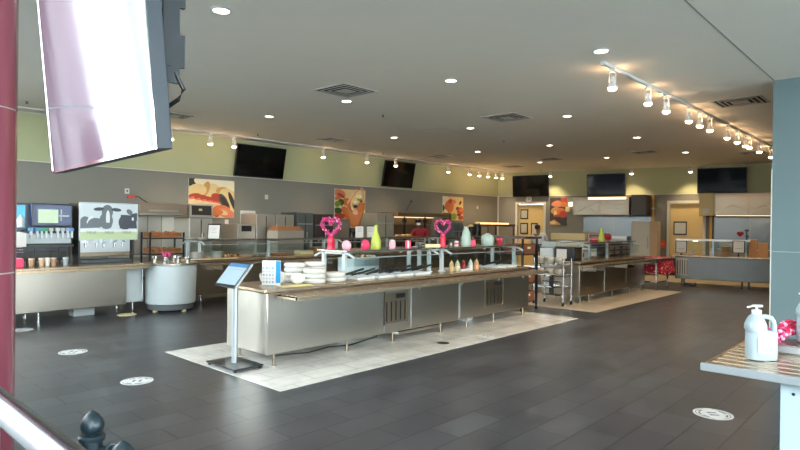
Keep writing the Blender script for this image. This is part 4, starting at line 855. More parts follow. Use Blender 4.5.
t = thing('display_canopy', 'brown food display canopy with a glowing top strip near the far corner', 'canopy', (-12.3, YX(492, -12.3), 0)); MB().box(-.45, .45, -.9, .9, 1.60, 1.68).obj('canopy_roof', mBrown, t); MB().box(-.35, .35, -.6, .6, 1.68, 1.73).obj('glowing_strip', M('warm_strip', (255, 214, 150), emit=1.6), t)
for x in (-.4, .4):
    for y in (-.85, .85): MB().box(x-.02, x+.02, y-.02, y+.02, 0, 1.6).obj('post', mBrown, t)
MB().box(-.42, .42, -.86, .86, .0, .95).obj('display_case', M('deep_maroon', (74, 30, 32), .4), t)
# wall fixtures
for px, py, lab in [(126.5, 191, 'small outlet box with a red plug on the grey wall above the milk machine'), (226.5, 222, 'small cream thermostat below the sliced meat poster'), (266, 197, 'small pale switch plate right of the sliced meat poster'), (477, 207.5, 'small switch plate near the far corner')]:
    y = YX(px, XW); z = ZX(px, py, XW); t = thing('wall_plate', lab, 'wall fixture', (XW, y, z)); MB().box(0, .02, -.05, .05, -.06, .06).obj('plate', mPaper, t, bevel=.004); MB().box(.02, .026, -.015, .015, -.02, .02).obj('switch', mBlack if px < 200 else mCream, t)
    if px < 200:
        MB().box(.02, .05, 0, .16, -.16, -.10).obj('plug', M('red_plug', (214, 70, 66), .5), t); MB().tube([(.03, .16, -.13), (.03, .25, -.11), (.03, .34, -.18), (.02, .45, -.24)], .009).obj('wire', mBlack, t)
y = YX(408, XW); t = thing('wall_wire', 'thin dark cord hanging on the grey wall above the wide hood', 'wire', (XW+.012, y, 2.2)); MB().tube([(0, -.12, -.1), (0, 0, .05), (0, .12, .22)], .008).obj('cord', mBlack, t); MB().box(0, .02, .1, .16, .2, .26).obj('socket', mBlack, t)
# ================================================================ POSTERS
def poster(label, loc, rz, w, h, polys, mats, corner=None):
    t = thing('food_poster', label, 'poster', loc, rz, 'food posters on the grey walls')   # local +x out of wall, y along
    MB().box(0, .02, -w/2, w/2, -h/2, h/2).obj('panel', mPaper, t)
    save = globals()['W2L']; globals()['W2L'] = lambda o, mb: mb
    uv(t, -w/2, w/2, -h/2, h/2, .02, polys, 'print', mats, t); globals()['W2L'] = save
    return t
pm = [M('p_cream', (222, 196, 142), .5), M('p_red', (176, 66, 48), .5), M('p_pink', (216, 128, 104), .5), M('p_dark', (58, 56, 54), .5), M('p_orange', (206, 116, 68), .5), M('p_green', (120, 150, 60), .5), M('p_pale', (232, 222, 196), .5), M('p_tan', (196, 150, 92), .5), M('p_char', (84, 78, 74), .5), M('p_leaf', (64, 92, 54), .5)]
full = ('p', 0, [(0, 0), (1, 0), (1, 1), (0, 1)])
def wp(p0, p1): 
    X = XW; y0, y1 = YX(p0[0], X), YX(p1[0], X); z1 = ZX(p0[0], p0[1], X); z0 = ZX(p1[0], p1[1], X); return (XW, (y0+y1)/2, (z0+z1)/2), y1-y0, z1-z0
l, w_, h_ = wp((188, 178), (233.5, 218))
poly = [full, ('p', 3, [(0, 0), (.2, 0), (.2, .1), (.1, .19), (0, .2)]), ('e', 6, (.6, .1, .5, .2, 8)), ('e', 0, (.5, .27, .17, .17, 20)), ('e', 7, (.36, .25, .08, .2, 15)), ('e', 0, (.18, .3, .2, .17, -20)), ('e', 7, (.75, .3, .17, .12, 10)), ('e', 0, (.82, .36, .16, .15, 0))]
for j in range(5): poly += [('e', 1, (.12+.13*j, .45+.03*j, .14, .07, -12+8*j)), ('e', 2, (.14+.13*j, .50+.035*j, .14, .045, -10+8*j)), ('e', 6, (.14+.13*j, .54+.03*j, .12, .012, -10+8*j))]
poly += [('e', 1, (.6, .46, .13, .1, 30)), ('e', 8, (.77, .58, .09, .24, -25)), ('e', 3, (.78, .6, .06, .18, -25)), ('e', 0, (.88, .5, .05, .22, -20)), ('e', 3, (.95, .55, .05, .26, -18)), ('e', 4, (.72, .8, .2, .14, 10)), ('e', 2, (.82, .88, .22, .12, 20)), ('e', 0, (.74, .86, .12, .06, 20)), ('e', 1, (.6, .93, .06, .05, 0)), ('e', 4, (.35, .85, .4, .12, 0)), ('e', 0, (.1, .9, .15, .1, 0))]
poster('food poster of sliced meats and cheese, nearest on the left wall', l, 0, w_, h_, poly, pm)
l, w_, h_ = wp((334, 188.5), (364.5, 219.5))
poly = [full, ('e', 0, (.6, .2, .5, .2, 0)), ('e', 2, (.15, .15, .2, .13, 20)), ('e', 1, (.2, .22, .14, .05, 30)), ('e', 4, (.1, .3, .12, .06, -20)), ('e', 4, (.38, .42, .14, .13, 0)), ('e', 9, (.2, .45, .1, .12, 0)), ('e', 5, (.1, .5, .1, .1, 0)), ('e', 6, (.15, .62, .03, .09, 25)), ('e', 6, (.25, .6, .03, .09, 20)), ('e', 9, (.1, .72, .14, .1, 0)), ('e', 4, (.35, .75, .1, .2, -30)), ('e', 1, (.15, .9, .2, .1, 0)), ('e', 4, (.45, .92, .14, .08, 0)), ('e', 5, (.82, .3, .1, .08, 0)), ('e', 6, (.8, .22, .12, .07, 0)), ('e', 3, (.9, .38, .08, .04, 0)), ('e', 4, (.85, .6, .14, .2, 0)), ('e', 6, (.95, .85, .08, .18, 0))]
poster('food poster of vegetables behind the person reaching up', l, 0, w_, h_, poly, pm)
l, w_, h_ = wp((442, 196), (462.5, 220.5))
poly = [full, ('e', 6, (.1, .2, .2, .3, 0)), ('e', 4, (.32, .42, .22, .28, 10)), ('e', 1, (.38, .2, .12, .1, 0)), ('e', 3, (.03, .5, .07, .14, 0)), ('e', 6, (.15, .62, .1, .06, 30)), ('e', 2, (.55, .28, .12, .16, -20)), ('e', 0, (.85, .2, .14, .14, 0)), ('e', 3, (.85, .25, .05, .1, 30)), ('p', 0, [(.55, .3), (.72, .2), (.6, .85), (.48, .85)]), ('e', 5, (.54, .84, .14, .14, 0)), ('e', 3, (.72, .5, .08, .08, 0)), ('e', 1, (.85, .6, .16, .17, 0)), ('e', 4, (.9, .56, .1, .07, 20)), ('e', 3, (.78, .76, .1, .05, 0)), ('e', 1, (.88, .88, .13, .1, 0)), ('p', 3, [(0, .7), (.42, .7), (.42, 1), (0, 1)])]
poster('food poster of bread and salad near the far corner of the left wall', l, 0, w_, h_, poly, pm)
u0, z1_ = UZ(550.3, 198, 0); u1, z0_ = UZ(567, 225, 0)
poly = [('p', 3, [(0, 0), (1, 0), (1, 1), (0, 1)]), ('e', 1, (.12, .12, .3, .18, 0)), ('e', 3, (.65, .06, .3, .1, 0)), ('e', 7, (.55, .24, .32, .1, 0)), ('e', 2, (.65, .2, .28, .09, 10)), ('e', 4, (.2, .24, .18, .1, 0)), ('e', 3, (.45, .37, .4, .03, 0)), ('e', 7, (.7, .46, .25, .12, 10)), ('e', 4, (.3, .48, .3, .1, -10)), ('e', 1, (.2, .6, .26, .13, 0)), ('e', 4, (.6, .58, .2, .1, 20)), ('e', 0, (.68, .58, .1, .1, 0)), ('e', 1, (.5, .72, .3, .1, -5)), ('e', 3, (.6, .78, .4, .08, 0)), ('p', 7, [(.35, .97), (.75, .8), (1, .88), (1, 1), (.4, 1)]), ('e', 0, (.8, .92, .18, .05, 0))]
poster('tall food poster of stacked sandwiches on the back wall beside the doorway', B((u0+u1)/2, 0, (z0_+z1_)/2), TB-PI/2, u1-u0, z1_-z0_, [(k_, m_, ([(1-a, b) for a, b in d] if k_ == 'p' else (1-d[0], d[1], d[2], d[3], -d[4]))) for k_, m_, d in poly], pm)
# ================================================================ BACK WALL
def BT(name, label, cat, u, off, group=None): return thing(name, label, cat, B(u, off, 0), TB, group)
u, z = UZ(528.7, 199.6, .05)
t = back_thing('wall_clock', 'round white wall clock with dark rim above the left doorway', 'clock', u, .0, z)
MB().cyl((0, 0, 0), (0, -.04, 0), .16, n=30).obj('rim', mBlack, t); MB().cyl((0, -.036, 0), (0, -.044, 0), .14, n=30).obj('dial', mPaper, t)
MB().box(-.006, .006, -.05, -.044, 0, .10).box(-.006, .075, -.05, -.044, -.006, .006).obj('hands', mBlack, t)
k = MB()
for i in range(12): a = i*PI/6; k.box(.12*math.sin(a)-.005, .12*math.sin(a)+.005, -.048, -.044, .12*math.cos(a)-.012, .12*math.cos(a)+.012)
k.obj('hour_marks', mBlack, t)
def bk_box(t, u0, u1, o0, o1, z0, z1, name, mat, **k): # in the local frame of a thing placed with BT at (uc, oc)
    uc, oc = t['_u'], t['_o']; return MB().box(u0-uc, u1-uc, -(o1-oc), -(o0-oc), z0, z1).obj(name, mat, t, **k)
def BTB(name, label, cat, u0, u1, o0, o1, group=None):
    t = BT(name, label, cat, (u0+u1)/2, (o0+o1)/2, group); t['_u'] = (u0+u1)/2; t['_o'] = (o0+o1)/2; return t
# hood B
t = BTB('exhaust_hood', 'steel hood with crossed filter panels under the middle back television', 'hood', 3.35, 5.3, .02, 1.0)
bk_box(t, 3.35, 5.3, .02, 1.0, 2.06, 2.7, 'hood_shell', mHood)
for a, b in ((3.42, 4.28), (4.36, 5.22)):
    f_ = bk_box(t, a, b, 1.0, 1.012, 2.1, 2.58, 'filter_panel', mSteelD); m_ = MB(); uc = t['_u']
    m_.tube([(a-uc, -.505, 2.12), (b-uc, -.505, 2.56)], .006).tube([(b-uc, -.505, 2.12), (a-uc, -.505, 2.56)], .006); m_.obj('cross_crease', mSteel, f_)
bk_box(t, 3.9, 5.2, 1.0, 1.03, 2.62, 2.7, 'light_strip', M('warm_strip', (255, 214, 150), emit=1.6))
lamp('AREA', (0, -.3, 2.0), 2, (1, .8, .55), t, .5)
t = BTB('wall_cabinet', 'dark panelled box right of the middle steel hood', 'cabinet', 5.36, 5.9, .02, .9); bk_box(t, 5.36, 5.85, .02, .9, 2.06, 2.78, 'cabinet_box', M('dark_panel', (72, 66, 60), .5)); bk_box(t, 5.4, 5.8, .9, .91, 2.1, 2.74, 'front_door', M('dark_panel_front', (86, 78, 70), .5))
t = BTB('gas_pipe', 'yellow vertical pipe on the back wall beside the dark box', 'pipe', 5.93, 5.99, .02, .1); bk_box(t, 5.93, 5.99, .02, .08, 1.8, 2.8, 'pipe_run', M('yellow_pipe', (226, 170, 60), .5)); bk_box(t, 5.91, 6.01, .0, .1, 2.3, 2.34, 'pipe_clip', mSteel)
t = BTB('steel_backsplash', 'bright steel backsplash under the middle hood', 'wall panel', 3.3, 5.9, .005, .03); bk_box(t, 3.5, 5.9, .005, .03, .9, 2.05, 'steel_sheet', mWavy); bk_box(t, 4.6, 4.61, .03, .034, .9, 2.05, 'seam', mSteelD)
t = BTB('cook_line', 'steel cooking line along the back wall under the middle hood', 'stove', 3.4, 5.3, .05, .95); bk_box(t, 3.4, 5.3, .05, .95, 0, .92, 'range_body', mSteelD); bk_box(t, 3.5, 4.2, .1, .6, .92, 1.42, 'tan_cabinet', M('tan_steel', (150, 120, 92), .4, .5)); bk_box(t, 4.4, 5.2, .15, .8, .92, 1.3, 'broiler', mSteel)
for u0, u1, zt_, mt_, lab, tint in [(5.42, 6.25, 1.84, M('beige_enamel', (178, 173, 158), .45), 'tall beige refrigerator beside the right-hand door', 0)]:
    t = BTB('refrigerator', lab, 'refrigerator', u0, u1, .35, 1.1); bk_box(t, u0, u1, .35, 1.1, .05, zt_, 'cabinet', mt_, bevel=.01); bk_box(t, u0+.02, u1-.26, 1.1, 1.13, .1, zt_-.04, 'fridge_door', mt_, bevel=.006)
    bk_box(t, u1-.24, u1, 1.1, 1.12, .05, zt_, 'tan_side_strip', M('tan_side', (170, 140, 104), .5)); bk_box(t, u1-.33, u1-.3, 1.13, 1.16, .9, 1.3, 'door_handle', mChrome)
    for a in (u0+.08, u1-.08): bk_box(t, a-.03, a+.03, .4, 1.05, 0, .05, 'foot', mBlack)
t = back_thing('red_notice', 'small orange-red notice on the wall left of the right-hand door', 'notice', UZ(662.5, 244, 0)[0], 0, UZ(662.5, 244, 0)[1]); MB().box(-.12, .12, -.008, 0, -.13, .13).obj('sheet', M('orange_notice', (226, 92, 64), .6), t); MB().box(-.07, .07, -.010, -.008, .02, .03).box(-.07, .07, -.010, -.008, -.03, -.02).obj('lettering', mCream, t)
u, z = UZ(575, 206.5, .02)
t = back_thing('emergency_lamp', 'small glowing emergency lamp beside the sandwich poster', 'lamp', u-.35, 0, z); MB().box(-.14, .02, -.06, 0, -.2, 0).obj('housing', mCream, t); MB().box(-.0, .12, -.1, -.02, .02, .15).obj('lit_head', M('warm_bulb', (255, 226, 190), emit=4), t); t.location = B(UZ(569.5, 206, 0)[0], 0, z)
# hood R
t = BTB('exhaust_hood', 'steel hood with two filter panels under the right-hand back television', 'hood', 7.95, 10.6, .02, 1.0)
bk_box(t, 7.95, 10.6, .02, 1.0, 2.06, 2.76, 'hood_shell', mHood)
for a, b in ((8.0, 8.88), (8.94, 9.82), (9.88, 10.56)):
    f_ = bk_box(t, a, b, 1.0, 1.012, 2.1, 2.66, 'filter_panel', mSteelD); m_ = MB(); uc = t['_u']
    m_.tube([(a-uc, -.505, 2.12), ((a+b)/2-uc, -.505, 2.42), (b-uc, -.505, 2.12)], .006); m_.obj('cross_crease', mSteel, f_)
lamp('AREA', (0, -.3, 2.0), 2, (1, .82, .6), t, .5)
bk_box(t, 8.0, 10.4, .8, .98, 2.05, 2.06, 'light_strip', M('warm_strip', (255, 214, 150), emit=1.6))
t = BTB('hood_control_box', 'cream control box at the left end of the right-hand hood', 'control box', 7.5, 7.94, .02, 1.0); bk_box(t, 7.5, 7.93, .02, 1.0, 2.06, 2.78, 'box_shell', mCream); bk_box(t, 7.62, 7.80, 1.0, 1.012, 2.14, 2.28, 'gauge', mPaper)
t = BTB('steel_backsplash', 'bright steel backsplash under the right-hand hood', 'wall panel', 7.85, 10.6, .005, .03); bk_box(t, 7.9, 10.6, .005, .03, .9, 2.05, 'steel_sheet', mWavy); bk_box(t, 8.95, 8.96, .03, .034, .9, 2.05, 'seam', mSteelD)
t = BTB('gas_pipe', 'yellow vertical pipe left of the right-hand backsplash', 'pipe', 7.74, 7.84, .02, .1); bk_box(t, 7.76, 7.84, .02, .08, .0, 2.05, 'pipe_run', M('yellow_pipe', (226, 170, 60), .5)); bk_box(t, 7.84, 7.89, .0, .1, .0, 2.05, 'black_edge', mBlack)
t = BTB('cook_line', 'steel cooking line under the right-hand hood with brown trays', 'stove', 8.0, 10.6, .05, .95); bk_box(t, 8.0, 10.6, .05, .95, 0, .95, 'range_body', mSteelD); bk_box(t, 8.1, 8.9, .2, .8, .95, 1.16, 'griddle', mSteelD)
t = back_thing('heart_sticker', 'small red heart on the right-hand steel backsplash', 'decoration', UZ(740.3, 234, .03)[0], .031, UZ(740.3, 234, .03)[1])
hp = [];
for i in range(24):
    a = i*2*PI/24; hp.append((.0068*16*math.sin(a)**3, 0, .0068*(13*math.cos(a)-5*math.cos(2*a)-2*math.cos(3*a)-math.cos(4*a))))
MB().prism(hp, (0, -.01, 0)).obj('heart_shape', mRed, t)
t = BTB('waste_bin', 'black waste bin at the foot of the right-hand door', 'bin', 6.5, 6.85, .5, .85)
t = t; bk_box(t, 6.52, 6.78, .5, .8, 0, .55, 'bin_body', mBlack, bevel=.02); bk_box(t, 6.51, 6.79, .49, .81, .55, .60, 'bin_lid', mBlack, bevel=.01)
# right counter (parallel to the back wall)
t = BTB('serving_counter', 'stainless steel serving counter at the far right before the hood', 'counter', 7.1, 10.9, 3.6, 4.5); rcnt = t
bk_box(t, 7.17, 10.9, 3.7, 4.4, .2, .82, 'counter_body', mGun, bevel=.01); bk_box(t, 7.1, 10.95, 3.6, 4.52, .83, .865, 'worktop', mTop, bevel=.005)
g_ = bk_box(t, 7.2, 7.5, 4.4, 4.408, .3, .78, 'louvred_grille', mSteelD)
for i in range(5): bk_box(t, 7.23+.06*i, 7.25+.06*i, 4.408, 4.416, .32, .74, 'slat', mVoid)
for a in (7.35, 8.82, 8.98, 10.6):
    for o_ in (3.8, 4.33): bk_box(t, a-.02, a+.02, o_-.02, o_+.02, 0.003, .2, 'leg', mBlack)
t = BTB('drip_pan', 'black pan on the floor under the left end of the right counter', 'pan', 7.3, 7.6, 4.0, 4.3); bk_box(t, 7.38, 7.68, 3.95, 4.25, .003, .07, 'pan_body', mBlack, bevel=.01); bk_box(t, 7.42, 7.64, 3.99, 4.21, .07, .075, 'rim', mSteelD)
t = BTB('sneeze_guard', 'low steel heat-lamp guard on the right-hand serving counter', 'sneeze guard', 7.2, 8.95, 3.8, 4.3)
bk_box(t, 7.18, 9.0, 3.95, 4.35, 1.28, 1.33, 'lamp_shelf', mSteel)
for a in (7.3, 8.1, 8.9): bk_box(t, a-.02, a+.02, 4.05, 4.1, .865, 1.28, 'post', mAlu)
bk_box(t, 7.25, 8.95, 4.33, 4.338, 1.0, 1.28, 'glass_pane', mGlass)
bk_box(t, 7.6, 7.72, 4.1, 4.2, 1.265, 1.28, 'heat_bulb', M('warm_bulb', (255, 226, 190), emit=4))
for px, lab in [(681.3, 'framed white notice at the left end of the right-hand guard'), (738.8, 'framed white notice at the right end of the right-hand guard')]:
    u, z1_ = UZ(px, 241.5, 4.36); _, z0_ = UZ(px, 252.5, 4.36); q = BTB('framed_notice', lab, 'notice', u-.1, u+.1, 4.36, 4.38, 'framed notices on the right-hand guard')
    bk_box(q, u-.15, u+.15, 4.36, 4.375, z0_-.02, z1_+.02, 'frame', mBlack); bk_box(q, u-.125, u+.125, 4.375, 4.38, z0_, z1_, 'sheet', mPaper); bk_box(q, u-.02, u+.02, 4.30, 4.40, .866, z0_, 'foot', mBlack)
    bk_box(q, u-.08, u+.08, 4.38, 4.383, z0_+.1, z0_+.11, 'lettering', mGreyInk)
u, z1_ = UZ(746.8, 231, 4.1)
t = BTB('black_faucet', 'tall black tap standing on the right-hand counter', 'tap', u-.05, u+.05, 4.0, 4.1); bk_box(t, u-.018, u+.018, 4.03, 4.07, .866, z1_, 'column', mBlack); bk_box(t, u-.03, u+.05, 4.0, 4.1, z1_-.18, z1_-.12, 'handle', mBlack); bk_box(t, u-.05, u+.05, 4.0, 4.1, z1_-.01, z1_+.04, 'head', mBlack)
cb = [(749, 757, 239.5, 'brown carton right of the black tap'), (758, 768, 243, 'wide brown carton beside the blue wall edge')]
for a, b, yt, lab in cb:
    u0, z1_ = UZ(a, yt, 4.0); u1, _ = UZ(b, yt, 4.0); t = BTB('carton', lab, 'box', u0, u1, 3.65, 3.95, 'brown cartons on the right-hand counter'); bk_box(t, u0, u1, 3.66, 4.0, .866, z1_, 'carton_body', mCard); bk_box(t, u0, u1, 3.82, 3.85, z1_, z1_+.003, 'tape', mCream)
for a, b, yt, mt_, lab in [(690, 694, 250, mPaper, 'small white dish on the right-hand counter by the left notice'), (710, 716, 248, mPaper, 'stack of white bowls under the right-hand guard'), (722, 730, 246.5, mCard, 'brown tray of food under the right-hand guard')]:
    u0, z1_ = UZ(a, yt, 3.9); u1, _ = UZ(b, yt, 3.9); t = BTB('serving_dish', lab, 'dish', u0, u1, 3.8, 4.0); bk_box(t, u0, u1, 3.75, 4.0, .866, z1_, 'dish_body', mt_, bevel=.01); bk_box(t, u0+.02, u1-.02, 3.77, 3.98, z1_, z1_+.005, 'contents', mCream)
# ================================================================ ISLAND TWO
X0b, X1b, Y0b, Y1b = -6.55, -5.62, 11.75, 15.5
i2 = thing('serving_island', 'second stainless steel serving island further back, on the beige tile strip', 'counter', ((X0b+X1b)/2, (Y0b+Y1b)/2, 0))
P(i2, bx(X0b, X1b, Y0b, Y1b, .16, .855), 'cabinet_body', mSteelD, bevel=.012); P(i2, bx(X0b-.03, X1b+.03, Y0b-.05, Y1b+.05, .86, .90), 'worktop', mTop, bevel=.006)
P(i2, MB().box(X1b+.05, X1b+.34, Y0b-.2, Y1b+.1, .80, .83).box(X1b+.33, X1b+.36, Y0b-.2, Y1b+.1, .80, .845), 'tray_slide', mTop)
for y in (11.9, 12.31, 13.57, 14.6, 15.4):
    for x in (X1b-.06, X0b+.08): P(i2, MB().cyl((x, y, 0.003), (x, y, .17), .016), 'leg', mSteelD)
    P(i2, bx(X1b, X1b+.3, y-.01, y+.01, .70, .80), 'bracket', mSteel)
y0, y1 = YX(626, X1b, 270), YX(634.5, X1b, 270)
v = P(i2, bx(X1b, X1b+.008, y0, y1, .3, .74), 'compressor_grille', mSteelD); W2L(i2, bx(X1b+.008, X1b+.014, y0+.05, y1-.05, .64, .72).box(X1b+.008, X1b+.012, (y0+y1)/2-.01, (y0+y1)/2+.01, .32, .6)).obj('slats', mVoid, v)
P(i2, bx(X1b, X1b+.01, 13.0, 13.02, .17, .85), 'panel_seam', mAlu)
guard('glass sneeze guard on the second island further back', -5.95, -6.4, 12.5, 15.42, (13.9,), .2)
yk = YX(603, -6.2, 240)
t = deco('cone_vase', 'small lime green cone vase on the second island guard shelf', 'vase', 601.5, X=-6.15); t.location.y = YX(601.5, -6.15, 240); lathe_part(t, [(.085, 0), (.09, .02), (.06, .16), (.03, .26), (.034, .32), (.025, .33)], 'vase_body', mLime)
t = deco('ball_ornament', 'dark red ball ornament right of the lime cone vase', 'decoration', 607.5, X=-6.15); t.location.y = YX(607.5, -6.15, 240); MB().sph((0, 0, .10), .10, n=20).obj('ball', mRed, t); MB().cyl((0, 0, .19), (0, 0, .21), .02).obj('cap', mAlu, t)
t = deco('gift_box', 'small red box left of the lime cone vase on the second island', 'box', 594, X=-6.15); t.location.y = YX(594, -6.15, 240); MB().box(-.08, .08, -.06, .06, 0, .10).obj('box_body', mRed, t, bevel=.004); MB().box(-.082, .082, -.062, .062, .05, .07).obj('ribbon', mPinkL, t)
for a, b, y0_, y1_, lab in [(608, 621, 0, 0, 'black toaster bank on the second island, left unit'), (621.8, 631.5, 0, 0, 'black toaster bank on the second island, right unit')]:
    X = -6.1; ya, yb = YX(a, X, 248), YX(b, X, 248); t = thing('black_toaster', lab, 'toaster', (X-.15, (ya+yb)/2, .90), 0, 'black toasters on the second island')
    P(t, bx(X-.3, X, ya, yb, .90, 1.2), 'toaster_body', mBlack, bevel=.01)
    for k_ in range(2):
        for j in range(2): P(t, bx(X, X+.008, ya+(yb-ya)*(.12+.45*k_), ya+(yb-ya)*(.42+.45*k_), .95+.12*j, 1.03+.12*j), 'slot_window', mSteel)
X = -6.1; t = thing('grey_warmer', 'grey food warmer box on the near half of the second island', 'warmer', (X-.1, YX(583, X, 250), .90)); MB().box(-.2, .12, -.26, .26, 0, .17).obj('warmer_body', mPlate, t, bevel=.01); MB().box(.12, .13, -.2, .0, .04, .13).obj('dark_panel', mBlack, t); MB().box(-.18, .1, -.24, .24, .17, .19).obj('lid', mSteel, t)
# red cloth table
yt0 = 15.62
rt = thing('side_table', 'small steel side table beyond the second island', 'table', (-5.75, 16.15, 0)); P(rt, bx(-6.1, -5.27, 15.65, 16.6, .80, .84), 'table_top', mSteel, bevel=.004)
for x in (-6.05, -5.4):
    for y in (15.7, 16.55): P(rt, bx(x-.02, x+.02, y-.02, y+.02, .0, .80), 'leg', mChrome)
P(rt, bx(-6.05, -5.4, 15.69, 15.71, .2, .23).box(-5.41, -5.39, 15.7, 16.55, .2, .23), 'cross_rail', mChrome)
tc_ = MB(); n = 24
def cloth(): 
    mb = MB(); nx = 40; x0, x1, y0, y1 = -6.1, -5.33, 15.9, 16.62
    per = [(x0, y0), (x1, y0), (x1, y1), (x0, y1)]; pts = []
    for i in range(4):
        a = per[i]; b = per[(i+1) % 4]
        for j in range(14): f_ = j/14; pts.append((a[0]+(b[0]-a[0])*f_, a[1]+(b[1]-a[1])*f_))
    N = len(pts); cx, cy = (x0+x1)/2, (y0+y1)/2; vs = [(p[0], p[1], .848) for p in pts]
    for ring_ in range(1, 6):
        for i, p in enumerate(pts):
            d = Vector((p[0]-cx, p[1]-cy)); d.normalize(); o_ = .012+ring_*.022+.02*ring_/5*math.sin(i*1.35); vs.append((p[0]+d.x*o_, p[1]+d.y*o_, .846-ring_*.085-(.03*math.sin(i*.5) if ring_ == 5 else 0)))
    fs = [tuple(range(N))]
    for r_ in range(5):
        for i in range(N): fs.append((r_*N+i, r_*N+(i+1) % N, (r_+1)*N+(i+1) % N, (r_+1)*N+i))
    mb._add(vs, fs, 0); return mb
mc_ = M('red_floral_cloth', (166, 34, 60), .8, noise=.0, scale=14)
nt_ = mc_.node_tree; vo = nt_.nodes.new('ShaderNodeTexVoronoi'); vo.inputs['Scale'].default_value = 16; crr = nt_.nodes.new('ShaderNodeValToRGB'); crr.color_ramp.interpolation = 'CONSTANT'
crr.color_ramp.elements[0].color = lin((236, 190, 200)); crr.color_ramp.elements[1].color = lin((168, 26, 50)); crr.color_ramp.elements[1].position = .26
tco = nt_.nodes.new('ShaderNodeTexCoord'); nt_.links.new(tco.outputs['Object'], vo.inputs['Vector']); nt_.links.new(vo.outputs['Distance'], crr.inputs[0]); nt_.links.new(crr.outputs[0], nt_.nodes['Principled BSDF'].inputs['Base Color'])
o = cloth().obj('tablecloth', mc_, sharp=80); so = o.modifiers.new('thick', 'SOLIDIFY'); so.thickness = .004; so.offset = 1
tag(o, 'red floral tablecloth draped over the small table beyond the second island', 'tablecloth')
# bowl cart in front of island two
bc = thing('bowl_cart', 'wire cart carrying cream bowls at the near end of the second island', 'cart', (-6.0, 11.28, 0))
for x, y in ((-6.32, 11.06), (-5.66, 11.08), (-6.3, 11.48), (-5.68, 11.48)):
    P(bc, MB().cyl((x, y, .09), (x, y, .98), .014), 'upright', mChrome); P(bc, MB().cyl((x-.012, y, .04), (x+.012, y, .04), .036).box(x-.01, x+.01, y-.01, y+.01, .04, .09), 'caster', mBlack)
for z in (.38, .62, .85): P(bc, MB().box(-6.33, -5.65, 11.05, 11.07, z, z+.015).box(-6.33, -5.65, 11.47, 11.49, z, z+.015).box(-6.33, -6.31, 11.07, 11.47, z, z+.015).box(-5.67, -5.65, 11.07, 11.47, z, z+.015).box(-6.1, -5.9, 11.07, 11.47, z+.003, z+.009), 'wire_shelf', mChrome)
P(bc, bx(-6.31, -5.67, 11.07, 11.47, .617, .622).box(-6.31, -5.67, 11.07, 11.47, .847, .852), 'tray', mSteel)
P(bc, bx(-6.05, -5.95, 11.22, 11.24, .2, .62).box(-6.2, -5.8, 11.2, 11.26, .2, .22).box(-6.2, -5.8, 11.2, 11.26, .48, .5), 'spring_mast', mBlack)
bo = None
def bowl_prof(): return MB().lathe([(.001, 0), (.05, 0), (.06, .01), (.098, .06), (.106, .09), (.104, .125), (.09, .14), (.04, .135), (.001, .136)], n=24)
for z, row in ((.6352, 'lower'), (.8652, 'upper')):
    for j, x in enumerate((-6.22, -6.0, -5.78)):
        lab = 'cream covered bowl, %s of the %s row on the wire cart' % (('left', 'middle', 'right')[j], row)
        if bo is None: bo = tag(bowl_prof().obj('covered_bowl', mCream if False else M('cream_china', (182, 172, 156), .35)), lab, 'bowl', 'cream bowls on the wire cart'); q = bo
        else: q = bo.copy(); COL.objects.link(q); q['label'] = lab
        q.location = (x, 11.165, z)
# register area above cart
t = thing('register_terminal', 'grey and white till terminal above the bowl cart', 'till', (-6.44, 11.95, .90)); MB().box(-.17, .15, -.14, .14, 0, .26).obj('terminal_base', mPlate, t, bevel=.012); Tt = Matrix.Translation((0, -.05, .28)) @ Matrix.Rotation(math.radians(-20), 4, 'X'); MB().box(-.18, .16, 0, .02, 0, .13, T=Tt).obj('display', M('grey_display', (150, 160, 164), .3), t)
t = thing('coffee_machine', 'black boxy machine with a white sheet taped on, above the bowl cart', 'machine', (-5.98, 12.0, .90)); MB().box(-.28, .2, -.18, .18, 0, .30).obj('machine_body', mBlack, t, bevel=.012); MB().box(-.22, .02, -.186, -.181, .05, .25).obj('taped_sheet', mPaper, t); MB().box(.201, .206, -.12, .12, .06, .26).obj('side_panel', mSteelD, t)
# ================================================================ RIGHT FOREGROUND TABLE
t = thing('steel_table', 'ridged stainless steel counter with pale panel leg, in the right foreground', 'counter', (-.2, 4.1, 0))
P(t, bx(-.98, .9, 3.62, 4.62, .862, .90), 'counter_top', mTop, bevel=.004)
P(t, bx(-.99, .92, 3.60, 3.625, .858, .902), 'front_edge', mAlu, bevel=.003)
rd = MB()
for i in range(9): y = 3.70+.105*i; rd.cyl((-.95, y, .8985), (.85, y, .8985), .006, n=8)
P(t, rd, 'tray_ribs', mSteelD)
P(t, bx(-.62, .5, 3.70, 3.76, 0, .862), 'panel_leg', M('pale_blue_panel', (160, 178, 186), .35), bevel=.004)
P(t, bx(-.62, -.56, 3.76, 4.5, 0, .862), 'side_panel', M('pale_blue_panel', (160, 178, 186), .35))
P(t, MB().cyl((-.56, 3.70, .79), (-.56, 3.694, .79), .008), 'screw', mBlack)
ZT = .905
